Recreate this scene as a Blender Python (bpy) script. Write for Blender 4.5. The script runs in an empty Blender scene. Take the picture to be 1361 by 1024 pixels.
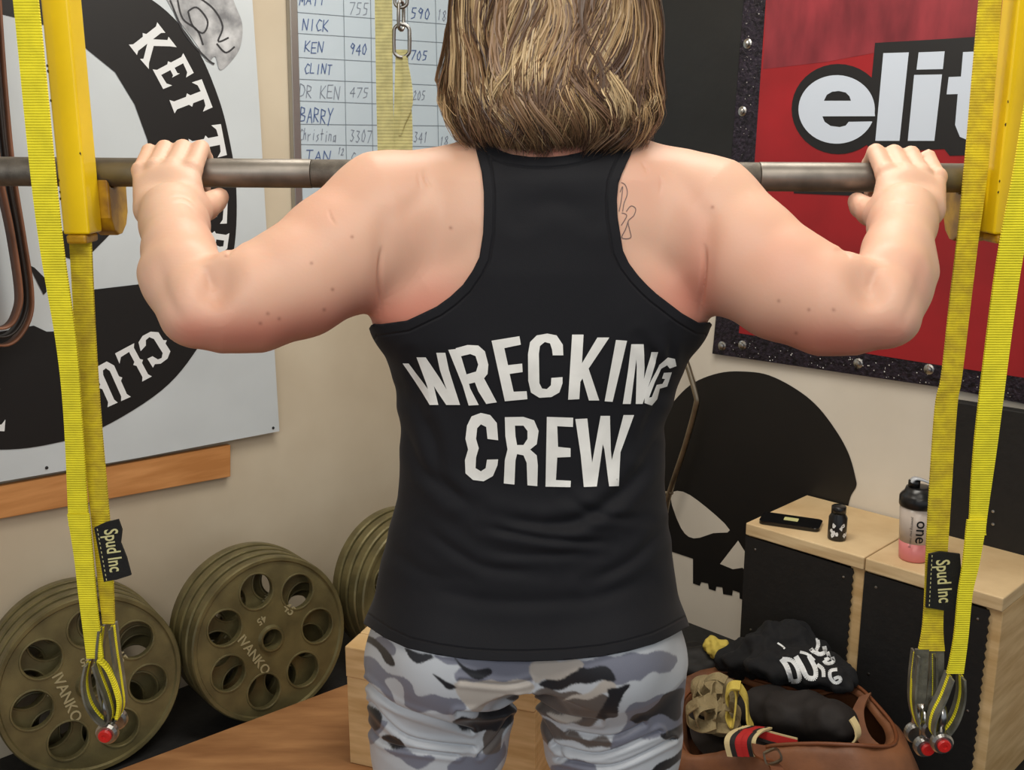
import bpy, bmesh, math, random
import numpy as np
from mathutils import Vector, Matrix, noise
from mathutils.geometry import tessellate_polygon
from mathutils.bvhtree import BVHTree
random.seed(7); rng = np.random.default_rng(7)
S = bpy.context.scene
COL = S.collection
# ------------------------------------------------------------------ camera, world, lights
F = 1400.0; CX = 680.5; CY = 512.0; H = 1.46
PITCH = math.atan(332/1400)
SP, CP = math.sin(PITCH), math.cos(PITCH)
cam = bpy.data.cameras.new('camera'); camo = bpy.data.objects.new('camera', cam); COL.objects.link(camo)
cam.sensor_width = 36; cam.lens = F/1361*36; cam.clip_start = .02
camo.location = (0, 0, H); camo.rotation_euler = (math.pi/2-PITCH, 0, 0)
S.camera = camo
w = bpy.data.worlds.new('world'); S.world = w; w.use_nodes = True
w.node_tree.nodes['Background'].inputs[0].default_value = (.86, .93, 1, 1)
w.node_tree.nodes['Background'].inputs[1].default_value = .62
def area(name, loc, rot, size, power, color, sy=None):
    l = bpy.data.lights.new(name, 'AREA'); l.energy = power; l.size = size; l.color = color
    if sy: l.shape = 'RECTANGLE'; l.size_y = sy
    o = bpy.data.objects.new(name, l); COL.objects.link(o); o.location = loc; o.rotation_euler = rot
    return o
area('ceiling_lamp_light', (.25, .35, 2.52), (math.radians(12), 0, 0), 1.3, 17, (1, .95, .86), .5)
area('ceiling_lamp_light', (-.5, -1.3, 2.45), (math.radians(40), 0, 0), 1.2, 24, (1, .96, .9), .5)
area('ceiling_lamp_light', (.15, 1.95, 2.52), (math.radians(14), 0, 0), 1.2, 27, (1, .95, .86), .5)
S.view_settings.view_transform = 'Standard'; S.view_settings.look = 'None'
S.view_settings.exposure = 0.0; S.view_settings.gamma = 1; S.view_settings.use_curve_mapping = False

# ------------------------------------------------------------------ pixel <-> world
def ray(px, py):
    u = (px-CX)/F; v = (CY-py)/F
    return Vector((u, CP+v*SP, -SP+v*CP))
def P(px, py, Y):
    d = ray(px, py); return Vector((0, 0, H)) + d*(Y/d.y)
def PZ(px, py, z):
    d = ray(px, py); return Vector((0, 0, H)) + d*((z-H)/d.z)
def proj(x, y, z):
    dz = z-H; depth = y*CP-dz*SP; up = y*SP+dz*CP
    return CX+F*x/depth, CY-F*up/depth
R2 = math.sqrt(.5)
CORN = Vector((.02, 3.51, 0))
EL = Vector((-R2, -R2, 0)); NL = Vector((R2, -R2, 0))      # left wall: along (towards camera), normal into the room
ER = Vector((R2, -R2, 0)); NR = Vector((-R2, -R2, 0))
def onplane(px, py, n, off):
    d = ray(px, py); o = Vector((0, 0, H)); p0 = CORN + n*off
    return o + d*(((p0-o).dot(n))/d.dot(n))
def wl(px, py, off=.002): return onplane(px, py, NL, off)
def wr(px, py, off=.002): return onplane(px, py, NR, off)

# ------------------------------------------------------------------ materials
def lin(c):
    r = []
    for v in c[:3]:
        v = v/255; r.append(v/12.92 if v <= .04045 else ((v+.055)/1.055)**2.4)
    return (*r, 1)
def mat(name, rgb, rough=.6, metal=0, var=None, bump=None, coat=0, rgb2=None, attr=None, sss=0, wave=None, trans=0, spec=None, sheen=0, alpha=1):
    m = bpy.data.materials.new(name); m.use_nodes = True
    nt = m.node_tree; b = nt.nodes['Principled BSDF']; L = nt.links.new
    b.inputs['Base Color'].default_value = lin(rgb); b.inputs['Roughness'].default_value = rough
    b.inputs['Metallic'].default_value = metal; b.inputs['Coat Weight'].default_value = coat
    b.inputs['Transmission Weight'].default_value = trans
    if spec is not None: b.inputs['Specular IOR Level'].default_value = spec
    if sheen: b.inputs['Sheen Weight'].default_value = sheen
    b.inputs['Alpha'].default_value = alpha
    if sss:
        b.inputs['Subsurface Weight'].default_value = sss; b.inputs['Subsurface Radius'].default_value = (1, .35, .2); b.inputs['Subsurface Scale'].default_value = .008
    tc = nt.nodes.new('ShaderNodeTexCoord')
    col = None
    if attr:
        a = nt.nodes.new('ShaderNodeAttribute'); a.attribute_name = attr; col = a.outputs['Color']; L(col, b.inputs['Base Color'])
    if var:
        n = nt.nodes.new('ShaderNodeTexNoise'); n.inputs['Scale'].default_value = var[0]; n.inputs['Detail'].default_value = 6
        mp = nt.nodes.new('ShaderNodeMapping'); L(tc.outputs['Object'], mp.inputs[0]); L(mp.outputs[0], n.inputs['Vector'])
        if len(var) > 2: mp.inputs['Scale'].default_value = var[2]
        if rgb2 is None: rgb2 = tuple(v*(1-var[1]) for v in rgb)
        cr = nt.nodes.new('ShaderNodeValToRGB'); cr.color_ramp.elements[0].position = .35; cr.color_ramp.elements[1].position = .65
        cr.color_ramp.elements[0].color = lin(rgb2); cr.color_ramp.elements[1].color = lin(rgb)
        L(n.outputs[0], cr.inputs[0])
        if col is None: L(cr.outputs[0], b.inputs['Base Color'])
        else:
            mx = nt.nodes.new('ShaderNodeMix'); mx.data_type = 'RGBA'; mx.blend_type = 'MULTIPLY'; mx.inputs[0].default_value = 1
            L(col, mx.inputs[6]); L(cr.outputs[0], mx.inputs[7]); L(mx.outputs[2], b.inputs['Base Color'])
    hgt = None
    if wave:     # (scale, strength, axis)
        wv = nt.nodes.new('ShaderNodeTexWave'); wv.inputs['Scale'].default_value = wave[0]; wv.bands_direction = wave[2]; wv.inputs['Distortion'].default_value = .4
        L(tc.outputs['Object'], wv.inputs['Vector'])
        bp = nt.nodes.new('ShaderNodeBump'); bp.inputs['Strength'].default_value = wave[1]; bp.inputs['Distance'].default_value = .002
        L(wv.outputs['Fac'], bp.inputs['Height']); L(bp.outputs[0], b.inputs['Normal']); hgt = bp
    if bump:
        n = nt.nodes.new('ShaderNodeTexNoise'); n.inputs['Scale'].default_value = bump[0]; n.inputs['Detail'].default_value = 5
        L(tc.outputs['Object'], n.inputs['Vector'])
        bp = nt.nodes.new('ShaderNodeBump'); bp.inputs['Strength'].default_value = bump[1]; bp.inputs['Distance'].default_value = bump[2] if len(bump) > 2 else .002
        L(n.outputs[0], bp.inputs['Height'])
        if hgt: L(hgt.outputs[0], bp.inputs['Normal'])
        L(bp.outputs[0], b.inputs['Normal'])
    return m
M = dict(
    wall_l=mat('painted_plywood_beige', (206, 194, 172), .8, var=(2.2, .0), rgb2=(190, 176, 153), bump=(30, .1)),
    wall_r=mat('painted_wall_white', (222, 214, 200), .75, var=(2.0, .0), rgb2=(206, 197, 182), bump=(30, .1)),
    floor=mat('black_rubber_floor', (26, 25, 24), .8, var=(60, .4), bump=(150, .3)),
    ceil=mat('ceiling_board', (205, 198, 185), .9, bump=(40, .1)),
    ply=mat('plywood_brown', (176, 128, 82), .6, var=(5, 0, (1, 5, 1)), rgb2=(146, 100, 60), bump=(40, .1)),
    pine=mat('pine_pale', (222, 190, 140), .6, var=(6, 0, (1, 1, 8)), rgb2=(196, 160, 108), bump=(60, .15)),
    pine_h=mat('pine_shelf', (224, 198, 154), .6, var=(5, 0, (1, 1, 10)), rgb2=(196, 166, 122), bump=(60, .15)),
    batten=mat('batten_wood', (210, 150, 92), .6, var=(5, 0, (1, 1, 9)), rgb2=(184, 124, 68)),
    vinyl=mat('white_vinyl_banner', (204, 212, 217), .45, var=(3, .05)),
    black=mat('black_print', (16, 15, 17), .5),
    black_v=mat('black_vinyl', (24, 24, 23), .5, var=(4, .35), bump=(6, .5, .01)),
    skull=mat('black_wall_paint', (20, 17, 15), .5, var=(6, .25)),
    white_p=mat('white_print', (225, 228, 230), .5),
    grey_p=mat('grey_print', (120, 122, 126), .5, var=(18, 0), rgb2=(205, 207, 210)),
    grey_d=mat('dark_grey_print', (52, 52, 56), .5),
    red=mat('red_banner_vinyl', (156, 30, 36), .35, var=(5, .15)),
    red_d=mat('dark_red_print', (104, 34, 42), .35, var=(5, 0, (2.2, 2.2, .8)), rgb2=(150, 52, 60)),
    e_p=mat('banner_white_letter', (192, 201, 214), .4),
    steel=mat('bar_steel', (138, 132, 124), .45, .75, var=(30, .15), wave=None),
    steel_k=mat('bar_knurl', (122, 116, 108), .5, .75, var=(60, .2), bump=(900, .5, .001)),
    chrome=mat('zinc_steel', (190, 188, 184), .28, 1, var=(40, .15)),
    chain=mat('chain_steel', (150, 148, 145), .35, 1),
    hyd=mat('worn_steel_tube', (168, 155, 135), .35, 1, var=(12, .25)),
    yel=mat('yellow_powder_coat', (252, 214, 14), .38, var=(8, .06), bump=(200, .05), coat=.2),
    yel_w=mat('yellow_worn_paint', (205, 158, 20), .42, var=(30, 0), rgb2=(142, 100, 22), coat=.2),
    chip=mat('chipped_paint', (70, 50, 20), .7),
    web=mat('yellow_webbing', (250, 236, 40), .7, var=(40, .08), wave=(95, .45, 'Z'), bump=(500, .4, .001)),
    web2=mat('yellow_webbing_worn', (228, 208, 36), .75, var=(60, 0), rgb2=(196, 172, 40), wave=(90, .4, 'Z'), bump=(400, .5, .001)),
    webpale=mat('pale_yellow_webbing', (222, 216, 152), .8, var=(50, .12), wave=(60, .4, 'Z')),
    sheath=mat('grey_strap_sheath', (120, 118, 106), .35, var=(30, .4), bump=(120, .5)),
    tag=mat('black_tag_cloth', (18, 18, 17), .8, bump=(300, .4)),
    tagtx=mat('tag_thread', (214, 208, 150), .7),
    redpin=mat('red_pin_end', (196, 34, 30), .35),
    plate=mat('olive_cast_iron', (122, 113, 76), .36, .35, var=(14, .22), bump=(140, .35, .001)),
    plate_l=mat('raised_plate_lettering', (176, 168, 132), .4, .3),
    skin=mat('skin', (255, 255, 255), .48, attr='Col', sss=.25, bump=(260, .12, .001), spec=.4),
    shirt=None, legs=mat('camo_leggings_fabric', (255, 255, 255), .42, attr='Col', bump=(700, .2, .0006), sheen=.1),
    print=mat('shirt_print_white', (246, 244, 238), .4, bump=(60, .2), var=(22, .07)),
    ink=mat('tattoo_ink', (112, 92, 88), .6),
    shoe=mat('black_shoe', (25, 25, 27), .6), eye=mat('eye_white', (230, 228, 225), .2), iris=mat('iris_brown', (60, 42, 25), .2),
    alu=mat('aluminium_frame', (170, 170, 168), .35, .9), wb=mat('whiteboard_surface', (192, 207, 218), .22, var=(3, .04)),
    line=mat('marker_grid_line', (120, 132, 142), .5), ink_b=mat('blue_marker', (76, 98, 146), .5), ink_g=mat('grey_marker', (122, 130, 146), .5),
    phone=mat('phone_glass', (14, 14, 15), .12), sticker=mat('pale_sticker', (200, 200, 140), .6),
    lid=mat('black_lid_plastic', (22, 22, 23), .3), cup=mat('clouded_plastic', (196, 182, 170), .25), pink=mat('pink_drink', (214, 126, 124), .3),
    clear=mat('clear_spout_cap', (190, 195, 200), .2),
    rubber=mat('black_front_panel', (20, 17, 15), .7, var=(40, .3), bump=(80, .4)),
    leather=mat('tan_leather', (134, 86, 54), .55, var=(9, 0), rgb2=(98, 60, 38), bump=(35, .4, .004)),
    leather_d=mat('leather_strap_dark', (116, 66, 36), .5, bump=(60, .4)),
    bagin=mat('bag_lining', (34, 26, 22), .9), cloth_k=mat('black_cotton', (14, 14, 17), .9, bump=(20, .6, .01)),
    sleeve=mat('black_neoprene', (26, 20, 18), .75, bump=(12, .5, .01)),
    beige=mat('khaki_wrap', (150, 134, 98), .9, bump=(45, .8, .01)), yelc=mat('yellow_cloth', (206, 184, 84), .85, bump=(40, .6, .01)),
    redw=mat('red_wrap_stripe', (176, 28, 26), .8), crw=mat('cream_wrap_stripe', (206, 188, 140), .8),
    band_t=mat('tan_latex_band', (140, 92, 66), .5, var=(8, .3)), band_k=mat('black_latex_band', (36, 30, 27), .45),
)

# ------------------------------------------------------------------ object helpers
def meta(o, label=None, cat=None, group=None, kind=None):
    if label: o['label'] = label
    if cat: o['category'] = cat
    if group: o['group'] = group
    if kind: o['kind'] = kind
    return o
def thing(name, label, cat, loc=(0, 0, 0), group=None):
    o = bpy.data.objects.new(name, None); COL.objects.link(o); o.location = loc; o.empty_display_size = .05
    return meta(o, label, cat, group)
def mesh(name, V, Fc, m, parent=None, smooth=False, local=False, mats=None, midx=None):
    V = np.asarray([tuple(v) for v in V] if not isinstance(V, np.ndarray) else V, dtype=float)
    me = bpy.data.meshes.new(name); o = bpy.data.objects.new(name, me); COL.objects.link(o)
    if parent is not None:
        o.parent = parent
        if not local:
            q = parent
            while q is not None: V = V-np.array(q.location); q = q.parent
    elif not local:
        c = (V.min(0)+V.max(0))/2; c[2] = V[:, 2].min(); V = V-c; o.location = c
    me.from_pydata(V.tolist(), [], Fc if isinstance(Fc, list) else Fc.tolist())
    for mm in (mats or [m]): me.materials.append(mm)
    if midx is not None: me.polygons.foreach_set('material_index', midx)
    if smooth: me.polygons.foreach_set('use_smooth', [True]*len(me.polygons))
    me.update()
    return o
def fixn(o):
    bm = bmesh.new(); bm.from_mesh(o.data); bmesh.ops.recalc_face_normals(bm, faces=bm.faces); bm.to_mesh(o.data); bm.free(); return o
def bevel(o, wdt=.003, seg=2):
    b = o.modifiers.new('bevel', 'BEVEL'); b.width = wdt; b.segments = seg; b.limit_method = 'ANGLE'; return o
class G:
    """collects geometry in world coordinates"""
    def __init__(s): s.V = []; s.F = []
    def add(s, V, Fc):
        n = len(s.V); s.V += [tuple(v) for v in V]; s.F += [[i+n for i in f] for f in Fc]; return s
    def boxax(s, o, ax, ay, az):     # corner + three edge vectors
        o, ax, ay, az = map(Vector, (o, ax, ay, az))
        V = [o, o+ax, o+ax+ay, o+ay, o+az, o+ax+az, o+ax+ay+az, o+ay+az]
        return s.add(V, [(0, 3, 2, 1), (4, 5, 6, 7), (0, 1, 5, 4), (1, 2, 6, 5), (2, 3, 7, 6), (3, 0, 4, 7)])
    def box(s, a, b):
        a = Vector(a); b = Vector(b); d = b-a
        return s.boxax(a, (d.x, 0, 0), (0, d.y, 0), (0, 0, d.z))
    def tube(s, pts, r, n=12, closed=False, flat=None):
        pts = [Vector(p) for p in pts]; k = len(pts); rs = r if isinstance(r, (list, tuple)) else [r]*k
        V = []; prev = None
        for i, p in enumerate(pts):
            a = pts[(i-1) % k] if (closed or i > 0) else p; b = pts[(i+1) % k] if (closed or i < k-1) else p
            t = (b-a).normalized()
            if prev is None:
                u = t.orthogonal().normalized()
            else:
                u = (prev-t*prev.dot(t)).normalized()
            prev = u; v = t.cross(u)
            for j in range(n):
                an = 2*math.pi*j/n; V.append(p+(u*math.cos(an)+v*math.sin(an))*rs[i])
        Fc = []
        for i in range(k if closed else k-1):
            for j in range(n):
                a0 = i*n+j; a1 = i*n+(j+1) % n; b0 = ((i+1) % k)*n+j; b1 = ((i+1) % k)*n+(j+1) % n
                Fc.append((a0, a1, b1, b0))
        if not closed: Fc.append(tuple(range(n-1, -1, -1))); Fc.append(tuple((k-1)*n+j for j in range(n)))
        return s.add(V, Fc)
    def lathe(s, prof, o, axis=(0, 0, 1), n=24, cap=True):
        axis = Vector(axis).normalized(); u = axis.orthogonal().normalized(); v = axis.cross(u); o = Vector(o)
        V = []; k = len(prof)
        for r, h in prof:
            for j in range(n):
                an = 2*math.pi*j/n; V.append(o+axis*h+(u*math.cos(an)+v*math.sin(an))*r)
        Fc = [(i*n+j, i*n+(j+1) % n, (i+1)*n+(j+1) % n, (i+1)*n+j) for i in range(k-1) for j in range(n)]
        if cap: Fc.append(tuple(range(n-1, -1, -1))); Fc.append(tuple((k-1)*n+j for j in range(n)))
        return s.add(V, Fc)
    def poly(s, loops, fn, th=None):   # 2D loops (outer + holes), fn maps (x,y)->Vector ; optional thickness vector
        if loops and not isinstance(loops[0][0], (tuple, list)): loops = [loops]
        tri = tessellate_polygon([[Vector((x, y, 0)) for x, y in l] for l in loops])
        flat = [p for l in loops for p in l]
        V = [fn(x, y) for x, y in flat]
        if th is None: return s.add(V, [tuple(t) for t in tri])
        n = len(V); th = Vector(th); Fc = [tuple(t) for t in tri]+[(t[2]+n, t[1]+n, t[0]+n) for t in tri]
        st = 0
        for l in loops:
            for i in range(len(l)):
                a = st+i; b = st+(i+1) % len(l); Fc.append((a, b, b+n, a+n))
            st += len(l)
        return s.add(V+[v+th for v in V], Fc)
    def done(s, name, m, parent=None, smooth=False, fix=True):
        o = mesh(name, s.V, s.F, m, parent, smooth)
        if fix: fixn(o)
        return o
def crom(pts, sub=6, closed=False):
    pts = [tuple(map(float, p)) for p in pts]; n = len(pts); out = []
    for i in range(n if closed else n-1):
        p0 = pts[(i-1) % n] if closed or i > 0 else pts[i]; p1 = pts[i]; p2 = pts[(i+1) % n]; p3 = pts[(i+2) % n] if closed or i < n-2 else pts[(i+1) % n]
        for k in range(sub):
            t = k/sub
            out.append(tuple(.5*((2*b)+(-a+c)*t+(2*a-5*b+4*c-d)*t*t+(-a+3*b-3*c+d)*t**3) for a, b, c, d in zip(p0, p1, p2, p3)))
    if not closed: out.append(pts[-1])
    return out
def text_mesh(body, name='t', bold=0.0, ext=0.0):
    c = bpy.data.curves.new(name, 'FONT'); c.body = body; c.align_x = 'CENTER'; c.align_y = 'CENTER'; c.offset = bold; c.extrude = ext; c.resolution_u = 3
    o = bpy.data.objects.new(name, c); COL.objects.link(o)
    dg = bpy.context.evaluated_depsgraph_get(); me = o.evaluated_get(dg).to_mesh()
    V = [v.co.copy() for v in me.vertices]; Fc = [tuple(p.vertices) for p in me.polygons]
    o.evaluated_get(dg).to_mesh_clear(); bpy.data.objects.remove(o); bpy.data.curves.remove(c)
    return V, Fc
def rib(s, rows, th=.004, wave=0):
    """strap ribbon: rows (px_left, px_right, py, Y) densified"""
    rows = crom(rows, 6); V = []; Fc = []
    for i, (a, b, y, Y) in enumerate(rows):
        p = P(a, y, Y); q = P(b, y, Y)
        V += [p, q, q+Vector((0, th, 0)), p+Vector((0, th, 0))]
    for i in range(len(rows)-1):
        k = i*4
        for j in range(4): Fc.append((k+j, k+(j+1) % 4, k+4+(j+1) % 4, k+4+j))
    Fc += [(0, 3, 2, 1), tuple(len(V)-4+j for j in range(4))]
    return s.add(V, Fc)
def band(s, pts, width, th, side):
    """flat band following 3D pts, width along `side` direction"""
    pts = [Vector(p) for p in pts]; V = []; side = Vector(side).normalized()
    for i, p in enumerate(pts):
        t = (pts[min(i+1, len(pts)-1)]-pts[max(i-1, 0)]).normalized(); n = t.cross(side).normalized()*th/2; q = side*width/2
        V += [p-q-n, p+q-n, p+q+n, p-q+n]
    Fc = [(i*4+j, i*4+(j+1) % 4, i*4+4+(j+1) % 4, i*4+4+j) for i in range(len(pts)-1) for j in range(4)]
    Fc += [(0, 3, 2, 1), tuple(len(V)-4+j for j in range(4))]
    return s.add(V, Fc)

# ------------------------------------------------------------------ signed distance fields
class Field:
    def __init__(s, lo, hi, h, big=.08):
        s.lo = np.array(lo, float); s.h = h; s.n = np.ceil((np.array(hi)-s.lo)/h).astype(int)+1
        s.f = np.full(s.n, big, np.float32); s.ax = [s.lo[i]+np.arange(s.n[i])*h for i in range(3)]; s.big = big
    def op(s, lo, hi, fn, k, sub=False):
        m = .05+k; i0 = np.maximum(((np.array(lo)-m-s.lo)/s.h).astype(int), 0); i1 = np.minimum(((np.array(hi)+m-s.lo)/s.h).astype(int)+2, s.n)
        if (i1 <= i0).any(): return
        sl = tuple(slice(a, b) for a, b in zip(i0, i1))
        X = s.ax[0][sl[0]][:, None, None]; Y = s.ax[1][sl[1]][None, :, None]; Z = s.ax[2][sl[2]][None, None, :]
        d = fn(X, Y, Z).astype(np.float32); a = s.f[sl]
        if sub:
            d = -d; hh = np.maximum(k-np.abs(a-d), 0)/max(k, 1e-6); s.f[sl] = np.maximum(a, d)+hh*hh*k*.25
        else:
            hh = np.maximum(k-np.abs(a-d), 0)/max(k, 1e-6); s.f[sl] = np.minimum(a, d)-hh*hh*k*.25
    def cone(s, a, b, ra, rb, k=.02, sub=False):
        a = np.array(a); b = np.array(b); ba = b-a; L = ba.dot(ba)+1e-12
        def fn(X, Y, Z):
            x = X-a[0]; y = Y-a[1]; z = Z-a[2]; t = np.clip((x*ba[0]+y*ba[1]+z*ba[2])/L, 0, 1)
            return np.sqrt((x-t*ba[0])**2+(y-t*ba[1])**2+(z-t*ba[2])**2)-(ra+(rb-ra)*t)
        r = max(ra, rb); s.op(np.minimum(a, b)-r, np.maximum(a, b)+r, fn, k, sub)
    def ell(s, c, r, k=.02, sub=False, rot=None):
        c = np.array(c); r = np.array(r); R = np.array(rot) if rot is not None else np.eye(3)
        def fn(X, Y, Z):
            x0 = X-c[0]; y0 = Y-c[1]; z0 = Z-c[2]
            x = R[0, 0]*x0+R[0, 1]*y0+R[0, 2]*z0; y = R[1, 0]*x0+R[1, 1]*y0+R[1, 2]*z0; z = R[2, 0]*x0+R[2, 1]*y0+R[2, 2]*z0
            k0 = np.sqrt((x/r[0])**2+(y/r[1])**2+(z/r[2])**2); k1 = np.sqrt((x/r[0]**2)**2+(y/r[1]**2)**2+(z/r[2]**2)**2)+1e-9
            return k0*(k0-1)/k1
        m = r.max(); s.op(c-m, c+m, fn, k, sub)
    def loft(s, zs, cx, cy, a, b, n=2.3, k=.02):
        o = np.argsort(zs); zs, cx, cy, a, b = [np.array(q)[o] for q in (zs, cx, cy, a, b)]
        def fn(X, Y, Z):
            z = np.clip(Z, zs[0], zs[-1]); I = lambda q: np.interp(z, zs, q); A = I(a); B = I(b)
            m = ((np.abs(X-I(cx))/A)**n+(np.abs(Y-I(cy))/B)**n)**(1/n)
            d = (m-1)*np.minimum(A, B); dz = np.maximum(np.abs(Z-(zs[0]+zs[-1])/2)-(zs[-1]-zs[0])/2, 0)
            return np.maximum(d, dz)+0*Z
        s.op((cx.min()-a.max(), cy.min()-b.max(), zs[0]), (cx.max()+a.max(), cy.max()+b.max(), zs[-1]), fn, k)
    def mesh(s, iso=0.0, off=None):
        f = s.f-iso
        if off is not None: f = f-off(s.ax[0][:, None, None], s.ax[1][None, :, None], s.ax[2][None, None, :]).astype(np.float32)
        ins = f < 0; n = np.array(f.shape)
        cells = np.zeros(n-1, np.uint8)
        for dx in (0, 1):
            for dy in (0, 1):
                for dz in (0, 1): cells += ins[dx:n[0]-1+dx, dy:n[1]-1+dy, dz:n[2]-1+dz]
        act = np.argwhere((cells > 0) & (cells < 8)); idx = -np.ones(n-1, np.int64); idx[tuple(act.T)] = np.arange(len(act))
        acc = np.zeros((len(act), 3)); cnt = np.zeros(len(act)); cor = [(x, y, z) for x in (0, 1) for y in (0, 1) for z in (0, 1)]
        for a in cor:
            for ax in range(3):
                if a[ax]: continue
                b = list(a); b[ax] = 1
                fa = f[tuple((act+np.array(a)).T)]; fb = f[tuple((act+np.array(b)).T)]; m = (fa < 0) != (fb < 0)
                t = np.where(m, fa/np.where(m, fa-fb, 1), 0); p = np.array(a)[None, :]+np.zeros((len(act), 3)); p[:, ax] += t
                acc += p*m[:, None]; cnt += m
        V = s.lo+(act+acc/cnt[:, None])*s.h
        Q = []
        for ax in range(3):
            o1, o2 = [(1, 2), (2, 0), (0, 1)][ax]
            sl0 = [slice(None)]*3; sl1 = [slice(None)]*3; sl0[ax] = slice(0, -1); sl1[ax] = slice(1, None)
            A = ins[tuple(sl0)]; B = ins[tuple(sl1)]; e = np.argwhere(A != B)
            e = e[(e[:, o1] > 0) & (e[:, o2] > 0) & (e[:, o1] < n[o1]-1) & (e[:, o2] < n[o2]-1)]
            flip = A[tuple(e.T)]
            d1 = np.zeros(3, int); d1[o1] = 1; d2 = np.zeros(3, int); d2[o2] = 1
            q = np.stack([idx[tuple((e-d1-d2).T)], idx[tuple((e-d2).T)], idx[tuple(e.T)], idx[tuple((e-d1).T)]], 1)
            q[~flip] = q[~flip][:, ::-1]; Q.append(q)
        return V, np.concatenate(Q)
def relax(V, Q, it=2, lam=.5):
    for _ in range(it):
        acc = np.zeros_like(V); c = np.zeros(len(V)); m = Q.shape[1]
        for j in range(m):
            a = Q[:, j]; b = Q[:, (j+1) % m]
            for d in range(3): acc[:, d] += np.bincount(a, V[b, d], len(V))+np.bincount(b, V[a, d], len(V))
            c += np.bincount(a, minlength=len(V))+np.bincount(b, minlength=len(V))
        V = V+lam*(acc/np.maximum(c, 1)[:, None]-V)
    return V
def vnorm(V, Q):
    n = np.cross(V[Q[:, 2]]-V[Q[:, 0]], V[Q[:, 3 % Q.shape[1]]]-V[Q[:, 1]]) if Q.shape[1] == 4 else np.cross(V[Q[:, 1]]-V[Q[:, 0]], V[Q[:, 2]]-V[Q[:, 0]])
    N = np.zeros_like(V)
    for j in range(Q.shape[1]):
        for d in range(3): N[:, d] += np.bincount(Q[:, j], n[:, d], len(V))
    return N/(np.linalg.norm(N, axis=1)[:, None]+1e-12)
def inpoly(px, py, poly):
    ins = np.zeros(px.shape, bool); n = len(poly)
    for i in range(n):
        x0, y0 = poly[i]; x1, y1 = poly[(i+1) % n]
        if y0 == y1: continue
        c = ((y0 > py) != (y1 > py)) & (px < (x1-x0)*(py-y0)/(y1-y0)+x0); ins ^= c
    return ins
def sdpoly(px, py, poly):
    d = np.full(px.shape, 1e9); n = len(poly)
    for i in range(n):
        x0, y0 = poly[i]; x1, y1 = poly[(i+1) % n]; ex, ey = x1-x0, y1-y0; L = ex*ex+ey*ey+1e-9
        t = np.clip(((px-x0)*ex+(py-y0)*ey)/L, 0, 1); d = np.minimum(d, (px-x0-t*ex)**2+(py-y0-t*ey)**2)
    return np.sqrt(d)*np.where(inpoly(px, py, poly), 1, -1)
def clipmesh(V, T, g):
    """keep g>0 on triangles, cutting across; returns V,T,index-weights"""
    s = g > 0; c = s[T].sum(1); keep = T[c == 3].tolist(); Vn = V.tolist(); gl = g.tolist(); cache = {}
    src = []
    def cut(a, b):
        key = (min(a, b), max(a, b))
        if key not in cache:
            t = gl[a]/(gl[a]-gl[b]); cache[key] = len(Vn); Vn.append([Vn[a][i]+(Vn[b][i]-Vn[a][i])*t for i in range(3)]); src.append((a, b, t))
        return cache[key]
    for t in T[(c == 1) | (c == 2)].tolist():
        k = [gl[i] > 0 for i in t]
        if sum(k) == 1:
            i = k.index(True); a, b, d = t[i], t[(i+1) % 3], t[(i+2) % 3]; keep.append([a, cut(a, b), cut(a, d)])
        else:
            i = k.index(False); a, b, d = t[i], t[(i+1) % 3], t[(i+2) % 3]; p = cut(b, a); q = cut(d, a); keep += [[p, b, d], [p, d, q]]
    Vn = np.array(Vn); T2 = np.array(keep); used = np.unique(T2); mp = -np.ones(len(Vn), int); mp[used] = np.arange(len(used))
    return Vn[used], mp[T2]
def setcol(o, C, name='Col'):
    a = o.data.color_attributes.new(name, 'FLOAT_COLOR', 'POINT'); c = np.ones((len(C), 4), np.float32); c[:, :3] = C; a.data.foreach_set('color', c.ravel())
def linc(c): return np.array(lin(c)[:3])

# ================================================================== ROOM
def quadwall(name, a, b, z0, z1, n, m):
    g = G(); a = Vector(a); b = Vector(b); g.boxax(a+Vector((0, 0, z0)), b-a, -Vector(n)*.08, (0, 0, z1-z0)); return meta(g.done(name, m), kind='structure')
quadwall('wall_left', CORN, CORN+EL*4.6, 0, 2.6, NL, M['wall_l'])
quadwall('wall_right', CORN, CORN+ER*4.6, 0, 2.6, NR, M['wall_r'])
cl = G().boxax((-3.6, -2.2, 2.6), (7.4, 0, 0), (0, 6.0, 0), (0, 0, .06)).done('ceiling', M['ceil']); meta(cl, kind='structure')
fl = G().boxax((-3.6, -2.2, -.06), (7.4, 0, 0), (0, 6.0, 0), (0, 0, .06)).done('floor', M['floor']); meta(fl, kind='structure')

# plywood lifting platform (two sheets)
pa = PZ(455, 912, .05); pb = PZ(220, 1000, .05); dr = (pb-pa).normalized(); nr = Vector((-dr.y, dr.x, 0))
if nr.y > 0: nr = -nr
plat = thing('lifting_platform', 'brown plywood lifting platform in front of the stacked plates', 'platform', (pa.x, pa.y, 0))
for k in range(2):
    st = pa - dr*.30 + dr*(k*1.22+.0) + nr*.0
    g = G(); o = Vector((st.x, st.y, .001)); g.boxax(o, dr*1.217, nr*1.55, (0, 0, .049)); bevel(g.done('plywood_sheet', M['ply'], plat), .002)

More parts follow.
